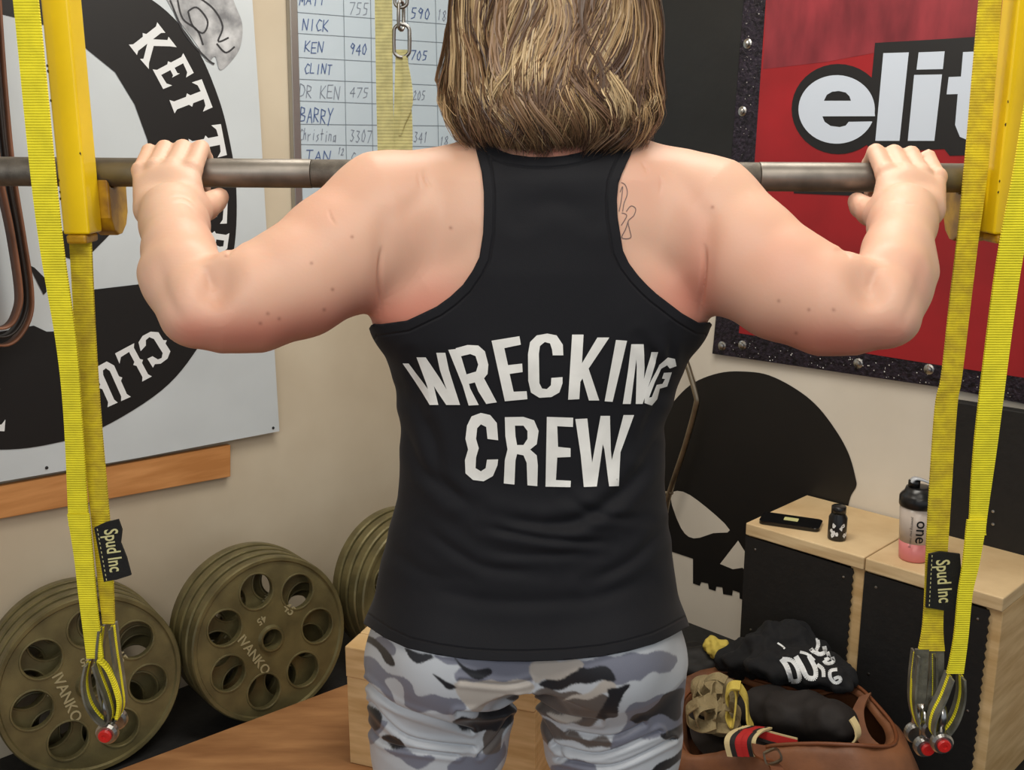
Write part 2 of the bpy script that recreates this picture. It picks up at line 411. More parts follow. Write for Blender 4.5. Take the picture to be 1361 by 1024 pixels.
# wooden box behind the lifter
e20 = Vector((math.cos(math.radians(20)), -math.sin(math.radians(20)), 0)); n20 = Vector((e20.y, -e20.x, 0))   # n20 points to camera side
n20 = Vector((-math.sin(math.radians(20)), -math.cos(math.radians(20)), 0))
bc = P(458, 860, 2.16); ztop = bc.z
bx = thing('wooden_box', 'pale wooden box standing on the platform behind the legs', 'box', (bc.x, bc.y, .051))
z1 = ztop-.075
b0 = Vector((bc.x, bc.y, 0))
bevel(G().boxax(b0+Vector((0, 0, z1+.001)), e20*.45, -n20*.07, (0, 0, .075)).done('top_beam', M['pine'], bx), .003)
bevel(G().boxax(b0+Vector((0, 0, z1+.001))-n20*.072, e20*.45, -n20*.14, (0, 0, .075)).done('top_beam', M['pine'], bx), .003)
bevel(G().boxax(b0+Vector((0, 0, .051))+n20*(-.004), e20*.224, -n20*.018, (0, 0, z1-.052)).done('front_panel', M['pine'], bx), .002)
bevel(G().boxax(b0+e20*.226+Vector((0, 0, .051))+n20*(-.004), e20*.224, -n20*.018, (0, 0, z1-.052)).done('front_panel', M['pine'], bx), .002)
for k in (0, .432):
    bevel(G().boxax(b0+e20*k+Vector((0, 0, .051))-n20*.024, e20*.018, -n20*.185, (0, 0, z1-.052)).done('side_panel', M['pine'], bx), .002)

# ================================================================== LEFT WALL
# batten
bt = G()
def wlb(pts, off, th, g): return g.poly(pts, lambda x, y: wl(x, y, off), NL*th)
wlb([(-260, 690), (302, 590), (302, 632), (0, 687), (-260, 735)], .002, .018, bt)
bt = bevel(bt.done('wall_batten', M['batten']), .002); meta(bt, 'orange-brown wooden batten screwed to the wall under the kettlebell banner', 'board')
bn = thing('kettlebell_banner', 'white banner with black kettlebell club ring emblem on the left wall', 'banner', tuple(wl(370, 573, .03)))
g = G(); wlb([(-330, -80), (329, -80), (334, 0), (338, 60), (344, 150), (352, 290), (362, 440), (370, 573), (185, 608), (0, 640), (-330, 700)], .022, .005, g); g.done('vinyl_sheet', M['vinyl'], bn)
OB = .0285
ringo = crom([(-20, -62), (60, -55), (140, -32), (212, 7), (259, 60), (289, 126), (305, 186), (314, 249), (312, 325), (295, 400), (262, 464), (215, 519), (135, 569), (70, 590), (0, 598), (-90, 590), (-190, 560), (-300, 470), (-340, 270), (-290, 80), (-180, -30)], 6, True)
ringi = crom([(0, 18), (58, 33), (110, 61), (153, 96), (179, 139), (196, 186), (201, 235), (200, 300), (193, 364), (185, 378), (125, 385), (124, 440), (62, 441), (45, 433), (0, 441), (-120, 430), (-200, 330), (-215, 200), (-160, 80), (-80, 25)], 1, True)
g = G(); g.poly([ringo, ringi], lambda x, y: wl(x, y, OB)); 
g.poly([(38, 352), (58, 392), (62, 388), (60, 370), (46, 356)], lambda x, y: wl(x, y, OB+.0003))
g.poly(crom([(70, 330), (95, 345), (112, 344), (132, 326), (166, 290), (168, 278), (158, 270), (140, 272), (110, 290), (80, 310)], 4, True), lambda x, y: wl(x, y, OB))
g.done('ring_print', M['black'], bn, fix=False)
# slab lettering with spurs, unit glyphs (x 0..1, y 0..1 up)
GL = {
 'K': [[(.0, 1), (.42, 1), (.34, .9), (.34, .62), (.64, .92), (.58, 1), (1, 1), (.84, .86), (.52, .52), (.86, .12), (1, .02), (.58, 0), (.64, .08), (.34, .42), (.34, .1), (.42, 0), (0, 0), (.08, .1), (.08, .44), (-.02, .5), (.08, .56), (.08, .9)]],
 'E': [[(0, 1), (.9, 1), (.92, .74), (.76, .84), (.36, .86), (.36, .58), (.6, .58), (.66, .64), (.66, .38), (.6, .44), (.36, .44), (.36, .14), (.76, .16), (.94, .28), (.9, 0), (0, 0), (.1, .1), (.1, .44), (0, .5), (.1, .56), (.1, .9)]],
 'T': [[(0, 1), (1, 1), (1.02, .72), (.86, .84), (.64, .86), (.64, .56), (.74, .5), (.64, .44), (.64, .1), (.74, 0), (.26, 0), (.36, .1), (.36, .44), (.26, .5), (.36, .56), (.36, .86), (.14, .84), (-.02, .72)]],
 'L': [[(0, 1), (.46, 1), (.36, .9), (.36, .56), (.46, .5), (.36, .44), (.36, .14), (.76, .16), (.94, .3), (.9, 0), (0, 0), (.1, .1), (.1, .44), (0, .5), (.1, .56), (.1, .9)]],
 'B': [[(0, 1), (.7, 1), (.92, .84), (.92, .66), (.78, .52), (.96, .38), (.96, .16), (.74, 0), (0, 0), (.1, .1), (.1, .44), (0, .5), (.1, .56), (.1, .9)], [(.36, .86), (.62, .86), (.66, .74), (.6, .6), (.36, .6)], [(.36, .42), (.64, .42), (.7, .28), (.62, .14), (.36, .14)]],
 'C': [[(.9, .66), (.9, .98), (.78, .92), (.6, 1), (.3, .98), (.08, .84), (.08, .56), (-.02, .5), (.08, .44), (.08, .16), (.3, .02), (.62, 0), (.86, .1), (.96, .36), (.7, .3), (.6, .16), (.44, .14), (.34, .26), (.34, .76), (.46, .87), (.6, .85), (.7, .68)]],
 'U': [[(0, 1), (.42, 1), (.34, .9), (.34, .24), (.44, .14), (.58, .16), (.64, .26), (.64, .9), (.56, 1), (1, 1), (.9, .9), (.9, .56), (1, .5), (.9, .44), (.9, .18), (.7, .02), (.3, 0), (.1, .16), (.1, .44), (0, .5), (.1, .56), (.1, .9)]],
}
def glyph(g, ch, cx, cy, wd, hg, ang, fn):
    a = math.radians(ang); ux, uy = math.cos(a), math.sin(a)     # baseline direction in px (y down)
    vx, vy = uy, -ux                                              # up direction
    def t(x, y): X = (x-.5)*wd; Y = (y-.5)*hg; return (cx+ux*X+vx*Y, cy+uy*X+vy*Y)
    g.poly([[t(x, y) for x, y in l] for l in GL[ch]], lambda x, y: fn(x, y))
fb = lambda x, y: wl(x, y, OB+.0012)
for ch, cx, cy, wd, hg, an in [('K', 203, 61, 42, 48, 52), ('E', 231, 96, 33, 46, 62), ('T', 252, 133, 40, 50, 69), ('T', 275, 190, 42, 46, 79), ('L', 281, 240, 36, 44, 86), ('E', 284, 283, 34, 36, 92), ('B', 283, 322, 30, 40, 98),
                               ('C', 205, 463, 38, 44, 148), ('L', 176, 486, 32, 50, 152), ('U', 147, 509, 34, 56, 156), ('B', 108, 530, 34, 52, 164), ('T', -8, 545, 30, 56, 182), ('T', -80, 540, 34, 54, 170)]:
    g = G(); glyph(g, ch, cx, cy, wd, hg, an, fb); g.done('printed_letter', M['white_p'], bn, fix=False)
g = G(); f2 = lambda x, y: wl(x, y, OB+.0006)
g.poly(crom([(222, 0), (214, -20), (240, -60), (290, -50), (312, 5), (322, 32), (320, 60), (310, 78), (293, 93), (286, 75), (276, 82), (262, 60), (240, 30)], 5, True), f2)
g.done('grey_figure_print', M['grey_p'], bn, fix=False)
g = G(); f3 = lambda x, y: wl(x, y, OB+.0012)
for pts in ([(236, 0), (243, 25), (262, 40), (270, 60)], [(262, -5), (284, 12), (296, 35), (290, 55), (304, 50)], [(288, 58), (300, 70), (312, 62)], [(226, 0), (246, 45), (275, 78), (285, 85)], [(250, 15), (262, 10), (276, 28), (270, 44), (256, 34), (250, 15)]):
    c = crom(pts, 5)
    for (x0, y0), (x1, y1) in zip(c, c[1:]):
        d = math.hypot(x1-x0, y1-y0)+1e-6; nx, ny = -(y1-y0)/d*1.2, (x1-x0)/d*1.2
        g.add([f3(x0+nx, y0+ny), f3(x0-nx, y0-ny), f3(x1-nx, y1-ny), f3(x1+nx, y1+ny)], [(0, 1, 2, 3)])
g.done('figure_outline_print', M['grey_d'], bn, fix=False)['kind'] = 'stuff'
for px, py in ((62, 622), (363, 569)):
    G().lathe([(.004, 0), (.0035, .002), (.001, .003)], wl(px, py, .027), NL, 10).done('banner_screw', M['black'], bn)
# whiteboard
wb = thing('whiteboard', 'whiteboard with a hand-ruled grid of names and lift numbers', 'whiteboard', tuple(wl(520, 380, .0)))
g = G(); wlb([(388, -70), (660, -70), (660, 370), (400, 385)], .004, .010, g); g.done('writing_surface', M['wb'], wb)
g = G(); wlb([(378, -70), (388.5, -70), (401, 392), (391, 392)], .003, .018, g); bevel(g.done('frame_rail', M['alu'], wb), .002)
g = G(); wlb([(391, 383), (665, 366), (665, 376), (391, 393)], .003, .018, g); bevel(g.done('frame_rail', M['alu'], wb), .002)
def stroke(g, pts, wd, fn):
    for (x0, y0), (x1, y1) in zip(pts, pts[1:]):
        d = math.hypot(x1-x0, y1-y0)+1e-6; nx, ny = -(y1-y0)/d*wd/2, (x1-x0)/d*wd/2; ex, ey = (x1-x0)/d*wd*.3, (y1-y0)/d*wd*.3
        g.add([fn(x0+nx-ex, y0+ny-ey), fn(x0-nx-ex, y0-ny-ey), fn(x1-nx+ex, y1-ny+ey), fn(x1+nx+ex, y1+ny+ey)], [(0, 1, 2, 3)])
wf = lambda x, y: wl(x, y, .0152)
g = G()
for a, b in (((391, 16), (640, 36)), ((391, 44), (640, 60)), ((393, 76), (640, 90)), ((394, 105), (640, 116)), ((395, 134), (640, 143)), ((396, 165), (640, 168)), ((397, 192), (640, 196)), ((399, 225), (640, 224)), ((400, 278), (640, 262)),
             ((456, -40), (462, 300)), ((492, -40), (497, 300)), ((541, -40), (545, 300)), ((578, -40), (585, 300)), ((620, -40), (626, 300))):
    stroke(g, [a, b], .8, wf)
g.done('ruled_grid', M['line'], wb, fix=False)['kind'] = 'stuff'
SF = {'A': [[(0, 0), (.5, 1), (1, 0)], [(.2, .4), (.8, .4)]], 'B': [[(0, 0), (0, 1), (.7, .9), (.7, .6), (0, .5), (.9, .35), (.8, .05), (0, 0)]], 'C': [[(1, .85), (.5, 1), (0, .5), (.4, 0), (1, .1)]], 'D': [[(0, 0), (0, 1), (.7, .85), (1, .5), (.7, .1), (0, 0)]],
      'E': [[(1, 1), (0, 1), (0, 0), (1, 0)], [(0, .5), (.8, .5)]], 'I': [[(.5, 0), (.5, 1)]], 'K': [[(0, 0), (0, 1)], [(.9, 1), (0, .45), (1, 0)]], 'L': [[(0, 1), (0, 0), (.9, 0)]], 'M': [[(0, 0), (.1, 1), (.5, .4), (.9, 1), (1, 0)]], 'N': [[(0, 0), (0, 1), (.9, 0), (1, 1)]],
      'R': [[(0, 0), (0, 1), (.8, .85), (.7, .55), (0, .5), (.9, 0)]], 'T': [[(0, 1), (1, 1)], [(.5, 1), (.5, 0)]], 'Y': [[(0, 1), (.5, .5), (1, 1)], [(.5, .5), (.2, -.2)]], 'h': [[(0, 0), (.1, 1)], [(0, .4), (.5, .6), (.7, 0)]], 'r': [[(0, .6), (.1, 0)], [(0, .4), (.7, .6)]], 'i': [[(.5, .6), (.5, 0)], [(.5, .85), (.55, .9)]],
      's': [[(.8, .6), (.2, .5), (.7, .2), (.1, 0)]], 't': [[(.4, 1), (.4, 0)], [(0, .6), (.9, .6)]], 'n': [[(0, 0), (.1, .6), (.7, .55), (.8, 0)]], 'a': [[(.8, .6), (.2, .5), (.2, .05), (.7, .1), (.8, .6), (.9, 0)]], 'o': [[(.5, .6), (.1, .3), (.5, 0), (.9, .3), (.5, .6)]],
      '0': [[(.5, 1), (.1, .6), (.2, .1), (.6, 0), (.9, .5), (.5, 1)]], '1': [[(.4, .8), (.6, 1), (.5, 0)]], '2': [[(.1, .8), (.5, 1), (.8, .7), (0, 0), (1, .05)]], '3': [[(.1, .95), (.8, .9), (.4, .55), (.9, .3), (.5, 0), (.1, .1)]], '4': [[(.7, 0), (.7, 1), (0, .4), (1, .4)]], '5': [[(.9, 1), (.2, 1), (.15, .6), (.8, .5), (.7, .1), (.1, 0)]],
      '7': [[(0, 1), (1, 1), (.3, 0)]], '8': [[(.5, .5), (.1, .8), (.6, 1), (.8, .75), (.1, .2), (.5, 0), (.9, .25), (.5, .5)]], '9': [[(.9, .8), (.4, 1), (.1, .7), (.5, .5), (.9, .8), (.6, 0)]], '.': [[(.4, 0), (.6, 0)]], ' ': []}
def handw(g, s, x0, x1, y0, y1, fn, wd=1.1):
    n = len(s); cw = (x1-x0)/n
    for i, ch in enumerate(s):
        for l in SF[ch]:
            stroke(g, [(x0+cw*(i+.08+.74*a)+(b-.5)*1.5, y1-(y1-y0)*b+.05*(x0+cw*i-400)+math.sin(i*3.1+y0)*.8) for a, b in l], wd, fn)
wf2 = lambda x, y: wl(x, y, .0156)
g = G()
for t in (('MATT', 398, 433, -5, 6), ('NICK', 402, 438, 25, 40), ('KEN', 405, 431, 55, 69), ('CLINT', 405, 442, 84, 97), ('BARRY', 399, 444, 143, 162), ('940', 465, 489, 55, 69), ('705', 546, 569, 60, 72), ('2', 583, 590, 66, 77), ('TAN', 406, 441, 200, 213), ('590', 546, 573, 3, 17)):
    handw(g, *t, wf2, 1.15)
g.done('blue_handwriting', M['ink_b'], wb, fix=False)['kind'] = 'stuff'
g = G()
for t in (('755', 464, 491, 0, 16), ('185', 581, 601, 4, 18), ('DR KEN', 398, 453, 112, 129), ('475', 465, 491, 113, 126), ('205', 549, 566, 113, 125), ('Christina', 398, 448, 171, 186), ('3307', 465, 495, 169, 185), ('341', 550, 569, 168, 182), ('12', 449, 458, 194, 203), ('C.4n', 467, 493, 200, 213), ('CA', 414, 438, 256, 270), ('18', 584, 597, 172, 184)):
    handw(g, *t, wf2, .85)
g.done('grey_handwriting', M['ink_g'], wb, fix=False)['kind'] = 'stuff'

# resistance bands hanging at the far left, in front of the banner
for k, (sc, mm, lab) in enumerate(((0, 'band_t', 'tan latex resistance band, outermost of the hanging loops at the left edge'), (9, 'band_k', 'black latex resistance band, middle of the hanging loops at the left edge'), (18, 'band_t', 'tan latex resistance band, innermost of the hanging loops at the left edge'))):
    c = crom([(-8-sc*.4, -60), (2-sc, 90), (14-sc, 220), (28-sc*.8, 310), (39-sc*.8, 385), (36-sc*.8, 425-sc*.6), (15-sc*.3, 455-sc*1.2), (-12, 456-sc*1.2), (-32, 425-sc), (-36+sc*.5, 320), (-42, 120), (-40, -60)], 6)
    g = G(); band(g, [wl(x, y, .10+.012*k) for x, y in c], .04, .005, NL+Vector((0, 0, 0.1))); meta(g.done('resistance_band', M[mm], smooth=True), lab, 'resistance band', 'resistance bands at the left edge')

# ================================================================== RIGHT WALL
def wrb(pts, off, th, g): return g.poly(pts, lambda x, y: wr(x, y, off), NR*th)
g = G(); wrb([(756, -80), (992, -80), (990, 0), (973, 215), (960, 330), (790, 300), (775, 100)], .002, .006, g)
meta(g.done('black_banner', M['black_v']), 'plain black vinyl banner on the wall right of the head', 'banner')
eb = thing('red_banner', 'red banner with huge white letters and a riveted dark border', 'banner', tuple(wr(1100, 490, .01)))
mb = mat('diamond_dark_border', (52, 44, 56), .3, .4, var=(90, .55), bump=(120, 1.0, .004)); 
g = G(); wrb([(994, -80), (1480, -80), (1480, 560), (1255, 515), (948, 470), (973, 215), (990, 0)], .010, .005, g); g.done('border_sheet', mb, eb)
fo = lambda o: (lambda x, y: wr(x, y, o))
g = G(); g.poly([(1020, -80), (1480, -80), (1480, 520), (1258, 487), (1100, 462), (982, 443), (1003, 215), (1018, 0)], fo(.0158)); g.done('red_field', M['red'], eb, fix=False)
g = G(); g.poly([(1021, -80), (1480, -80), (1480, 38), (1310, 49), (1163, 70), (1100, 82), (1014, 92), (1019, 0)], fo(.0164)); g.done('dark_figure_print', M['red_d'], eb, fix=False)
# logo
def ellp(cx, cy, rx, ry, a0=0, a1=360, n=40, rot=0): return [(cx+rx*math.cos(math.radians(a0+(a1-a0)*i/n)), cy-ry*math.sin(math.radians(a0+(a1-a0)*i/n))) for i in range(n+1)]
g = G(); fk = fo(.0170)
g.poly(ellp(1114, 145, 62, 60)[:-1], fk); fk = fo(.0173)
g.poly([(1163, 57), (1250, 52), (1340, 46), (1335, 205), (1262, 207), (1255, 198), (1160, 203), (1150, 190)], fk)
g.poly([(1055, 240), (1330, 246), (1330, 268), (1055, 257)], fk); g.done('logo_backing', M['black'], eb, fix=False)
g = G(); fw = fo(.0180); z6 = lambda l: [(880+x/2.83, y/2.83) for x, y in l]
outer = ellp(1112, 145.5, 50.5, 45.6, -11, 335-11 if False else 322, 44)
eo = ellp(1112, 145.5, 50.5, 45.6, -9, 318+12, 48)
e_out = ellp(1112, 145.5, 50.5, 45.6, -8, 344, 48)[0:1]
LETR = []; poly = [(1163, 154.5)]+[p for p in ellp(1112, 145.5, 50.8, 45.6, -6, 339, 48)]+[(1158, 161.5), (1128, 162), (1124, 167), (1116, 169), (1104, 167.5), (1096, 162), (1093, 154.7)]
LETR.append([poly, [(1095, 134), (1099, 126), (1106, 122), (1115, 121), (1124, 123), (1129, 128), (1131, 134)]])
LETR.append(z6([(832, 200), (928, 197), (893, 530), (802, 530)]))
LETR.append(z6([(965, 197), (1063, 193), (1056, 260), (957, 262)]))
LETR.append(z6([(948, 282), (1053, 280), (1024, 530), (924, 530)]))
LETR.append(z6([(1132, 196), (1228, 192), (1222, 284), (1290, 280), (1284, 345), (1216, 348), (1208, 450), (1222, 468), (1268, 462), (1258, 528), (1170, 536), (1120, 515), (1102, 470), (1112, 354), (1070, 355), (1078, 290), (1124, 288)]))
def letter(ix):
    g = G(); [g.poly(LETR[k], fw) for k in ix]; g.done('printed_letter', M['e_p'], eb, fix=False)
for ix in ((0,), (1,), (2, 3), (4,)): letter(ix)
g = G()
for a in (1250, 1258, 1266): g.poly([(a, 255.2), (a+6, 255.4), (a+6, 257.4), (a, 257.2)], fo(.0182))
g.done('small_print', M['e_p'], eb, fix=False)['kind'] = 'stuff'
for px, py in ((994, 58), (987, 148), (960, 460), (987, 459), (1235, 491), (1141, 483)):
    G().lathe([(.013, 0), (.013, .002), (.009, .004), (.008, .008), (.003, .010)], wr(px, py, .015), NR, 14).done('rivet', M['chrome'], eb)
rs = random.Random(3)
g = G()
for i in range(150):       # raised droplets / studs of the border texture
    t = rs.random()
    if rs.random() < .45: y = -10+rs.random()*450; x = 1006-y*.068+rs.uniform(-11, 10)-3
    else: x = 960+t*390; y = 457+(x-960)*.148+rs.uniform(-11, 12)+2
    r = rs.uniform(.0008, .0022); g.lathe([(r, 0), (r*.8, r*.5), (r*.3, r*.8)], wr(x, y, .015), NR, 6)
o = g.done('border_stud', M['chrome'], eb); o['kind'] = 'stuff'
# skull painting directly on the wall
sk = thing('skull_mural', 'black skull painted low on the white wall', 'mural', tuple(wr(1000, 830, .001)))
dome = crom([(842, 640), (855, 605), (877, 562), (897, 532), (922, 509), (956, 496), (989, 494), (1022, 499), (1059, 518), (1088, 542), (1114, 577), (1129, 606), (1137, 635), (1138, 647), (1130, 662), (1125, 690), (1122, 740), (1090, 775)], 5)
g = G()
fsk = lambda x, y: wr(x, y, .0015)
g.poly(dome+[(1060, 800), (1010, 830), (990, 838), (989, 798), (983, 796), (983, 788), (974, 785), (973, 792), (961, 790), (960, 781), (952, 780), (951, 786), (942, 783), (941, 776), (932, 774), (930, 779), (921, 776), (921, 743), (897, 735), (880, 730), (850, 720)], fsk)
g.done('skull_print', M['skull'], sk, fix=False)
g = G(); fs2 = lambda x, y: wr(x, y, .0022)
g.poly(crom([(891, 660), (908, 654), (938, 674), (970, 705), (948, 709), (922, 716), (905, 702)], 3, True), fs2)
g.poly([(981, 719), (957, 750), (974, 757), (987, 755), (994, 763), (996, 743)], fs2)
g.done('eye_and_nose_print', M['wall_r'], sk, fix=False)
# black cabinet panel on the right wall
g = G(); wrb([(1256, 528), (1480, 562), (1480, 812), (1256, 742)], .002, .03, g)
bp = thing('black_wall_panel', 'black panel on the wall beneath the right end of the red banner', 'panel', tuple(wr(1300, 740, .0)))
bevel(g.done('panel_board', M['rubber'], bp), .003)
for px, py in ((1320, 680), (1320, 697)): G().lathe([(.004, 0), (.0035, .002), (.001, .003)], wr(px, py, .032), NR, 8).done('panel_screw', M['chrome'], bp)
# bent steel tube
hb = G(); hb.tube([wr(*q, .06) for q in crom([(903, 455), (915, 490), (925, 525), (925, 540), (910, 595), (890, 655), (884, 685)], 4)], .0085, 12)
hb.tube([wr(893, 655, .06), wr(876, 657, .055)], .007, 10)
meta(hb.done('bent_steel_handle', M['hyd'], smooth=True), 'bent steel tube handle leaning against the white wall beside the skull', 'handle')

# ================================================================== SHELF UNITS
def wq(s, n, z): return CORN+ER*s+NR*n+Vector((0, 0, z))
def smes(px, py, n): q = onplane(px, py, NR, n)-CORN; return q.dot(ER), q.z
FN = .30
s0, zt = smes(993, 695, FN); s1, _ = smes(1152, 741, FN); s2, _ = smes(1336, 790, FN); zt = .508
for k, (sa, sb, lab) in enumerate(((s0, s1-.003, 'low pine-topped shelf cabinet with black front, holding the phone'), (s1, s2, 'low pine-topped shelf cabinet with black front, under the shaker bottle'))):
    u = thing('shelf_cabinet', lab, 'cabinet', tuple(wq(sa, FN, 0)), 'low cabinets along the right wall')
    L = sb-sa; E = ER; IN = -NR
    bevel(G().boxax(wq(sa-.0, FN+.006, zt-.032), E*L, IN*(FN-.0), (0, 0, .032)).done('top_board', M['pine_h'], u), .003)
    bevel(G().boxax(wq(sa, FN-.012, 0.001), E*.035, IN*(FN-.03), (0, 0, zt-.034)).done('side_board', M['pine'], u), .002)
    bevel(G().boxax(wq(sb-.036, FN-.004, 0.001), E*.035, IN*(FN-.03), (0, 0, zt-.034)).done('side_board', M['pine'], u), .002)
    # front panel with a ragged right edge
    g = G(); w_ = L-.028; pts = [(0, .001), (w_, .001)]; n = 46
    for i in range(n+1): pts.append((w_+(.003 if i % 2 else -.001), .002+(zt-.040)*i/n))
    pts.append((0, zt-.036))
    g.poly(pts, lambda x, y: wq(sa+x, FN-.002, y), NR*.006); g.done('front_panel', M['rubber'], u)
    for a, b in ((.03, .03), (w_-.02, .03), (.03, .25), (w_-.02, .25)):
        G().lathe([(.0035, 0), (.003, .0015), (.001, .002)], wq(sa+a, FN+.004, zt-.034-b), NR, 8).done('panel_screw', M['chrome'], u)
# phone on the first cabinet
def rrect(w_, h_, r, n=5):
    out = []
    for cx, cy, a0 in ((w_/2-r, h_/2-r, 0), (-w_/2+r, h_/2-r, 90), (-w_/2+r, -h_/2+r, 180), (w_/2-r, -h_/2+r, 270)):
        for i in range(n+1): a = math.radians(a0+90*i/n); out.append((cx+r*math.cos(a), cy+r*math.sin(a)))
    return out
pc = PZ(1051, 696, zt+.001); ph = thing('phone', 'black mobile phone with a pale sticker lying on the cabinet', 'phone', tuple(pc))
aa = Vector((math.cos(-.42), math.sin(-.42), 0)); bb = Vector((-aa.y, aa.x, 0))
g = G(); g.poly(rrect(.148, .072, .012), lambda x, y: pc+aa*x+bb*y, (0, 0, .009)); bevel(g.done('phone_body', M['phone'], ph), .002)
g = G(); g.poly(rrect(.035, .022, .002), lambda x, y: pc+aa*(x-.0)+bb*(y+.004)+Vector((0, 0, .0093)), (0, 0, .0006)); g.done('sticker', M['sticker'], ph)
# small can
cc = PZ(1112, 716, zt+.001); cn = thing('small_bottle', 'small black and white bottle standing beside the phone', 'bottle', tuple(cc))
G().lathe([(.021, 0), (.022, .003), (.022, .055), (.017, .064), (.017, .066)], cc, n=24).done('bottle_body', M['lid'], cn, smooth=True)
G().lathe([(.0175, .0665), (.0175, .082), (.015, .084)], cc, n=20).done('bottle_cap', M['lid'], cn, smooth=True)
g = G(); rs = random.Random(5)
for i in range(9):
    a = math.pi*1.5+rs.uniform(-1.2, 1.2); z = rs.uniform(.012, .048); r = .0224
    pts = [(rs.uniform(.003, .006)*math.cos(k*1.05), rs.uniform(.003, .008)*math.sin(k*1.05)) for k in range(6)]
    g.poly(pts, lambda x, y: cc+Vector((r*math.cos(a+x/r), r*math.sin(a+x/r), z+y)))
g.done('label_print', M['white_p'], cn, fix=False)['kind'] = 'stuff'
# shaker bottle
sc_ = PZ(1214, 742, zt+.001); sh = thing('shaker_bottle', 'clear shaker bottle with black lid and pink drink on the cabinet', 'bottle', tuple(sc_))
G().lathe([(.031, 0), (.033, .004), (.0355, .045)], sc_, n=32).done('drink_fill', M['pink'], sh, smooth=True)
G().lathe([(.0355, .0452), (.0375, .080), (.040, .128)], sc_, n=32).done('cup', M['cup'], sh, smooth=True)
g = G().lathe([(.041, .1285), (.0425, .131), (.0425, .150), (.039, .156), (.033, .162), (.030, .172), (.018, .174)], sc_, n=32)
g.lathe([(.013, .174), (.013, .188), (.011, .190)], sc_+Vector((-.014, 0, 0)), n=16); g.done('screw_lid', M['lid'], sh, smooth=True)
band(g := G(), [sc_+Vector(v) for v in crom([(-.024, -.004, .186), (-.016, -.006, .195), (.0, -.008, .193), (.018, -.008, .184), (.030, -.006, .170)], 4)], .018, .004, (0, 1, 0)); g.done('spout_cap', M['clear'], sh, smooth=True)
def wrap_text(body, base, R, ang, zc, size, rot90=True, bold=.0, squash=1):
    V, Fc = text_mesh(body, bold=bold); out = []
    for v in V:
        x, y = v.x*size*squash, v.y*size
        if rot90: x, y = y, -x        # reads downwards
        a = ang+x/R; out.append(base+Vector((R*math.cos(a), R*math.sin(a), zc+y)))
    return out, Fc
V, Fc = wrap_text('one', sc_, .0405, -math.pi/2-.1, .078, .036, bold=.01); mesh('cup_lettering', V, Fc, M['lid'], sh)['kind'] = 'stuff'
V, Fc = wrap_text('powering your training', sc_, .0402, -math.pi/2-.62, .075, .008); mesh('cup_small_lettering', V, Fc, M['grey_d'], sh)['kind'] = 'stuff'

# ================================================================== WEIGHT PLATES
def plate_parts(R=.211):
    g = G(); N = 72; outer = [(R*.985*math.cos(2*math.pi*i/N), R*.985*math.sin(2*math.pi*i/N)) for i in range(N)]
    loops = [outer]
    cen = [(R*.63*math.cos(math.radians(100-51.43*k)), R*.63*math.sin(math.radians(100-51.43*k))) for k in range(7)]
    rh = R*.215
    for cx, cy in cen: loops.append([(cx+rh*math.cos(2*math.pi*i/28), cy+rh*math.sin(2*math.pi*i/28)) for i in range(28)][::-1])
    loops.append([(.026*math.cos(2*math.pi*i/24), .026*math.sin(2*math.pi*i/24)) for i in range(24)][::-1])
    g.poly(loops, lambda x, y: Vector((x, y, -.010)), (0, 0, .020))
    g.lathe([(R*.93, .010), (R*.945, .016), (R*.985, .0165), (R, .012), (R, -.012), (R*.985, -.0165), (R*.945, -.016), (R*.93, -.010), (R*.93, .010)], (0, 0, 0), n=N, cap=False)
    g.lathe([(.026, .018), (.031, .018), (.036, .010), (.036, -.010), (.031, -.018), (.026, -.018), (.026, .018)], (0, 0, 0), n=28, cap=False)
    for cx, cy in cen:
        ring = [(cx+(rh+.001)*math.cos(2*math.pi*i/28), cy+(rh+.001)*math.sin(2*math.pi*i/28), .0095) for i in range(28)]
        g.tube(ring, .0032, 6, closed=True)
    return g
gp = plate_parts()
LET = G()
def plate_text(body, size, cx, cy, rot, bold=.01):
    V, Fc = text_mesh(body, bold=bold, ext=.06); c, s_ = math.cos(rot), math.sin(rot)
    LET.add([Vector((cx+(v.x*c-v.y*s_)*size, cy+(v.x*s_+v.y*c)*size, .0105+v.z*size*.6)) for v in V], Fc)
plate_text('IVANKO', .034, -.052, -.028, math.radians(-62)); plate_text('45', .034, .058, .060, math.radians(-50)); plate_text('45', .026, -.020, .055, math.radians(200))
proto = None
def make_plate(label, group):
    global proto
    if proto is None:
        t = thing('weight_plate', label, 'weight plate', group=group)
        fixn(mesh('cast_disc', gp.V, gp.F, M['plate'], t, local=True)); mesh('raised_lettering', LET.V, LET.F, M['plate_l'], t, local=True)['kind'] = 'stuff'; proto = t
        for c in t.children:
            if c.name.startswith('cast_disc'): c.data.polygons.foreach_set('use_smooth', [False]*len(c.data.polygons)); bevel(c, .0015, 2)
        return t
    t = proto.copy(); COL.objects.link(t); t['label'] = label; t['group'] = group
    for c in proto.children: d = c.copy(); COL.objects.link(d); d.parent = t
    return t
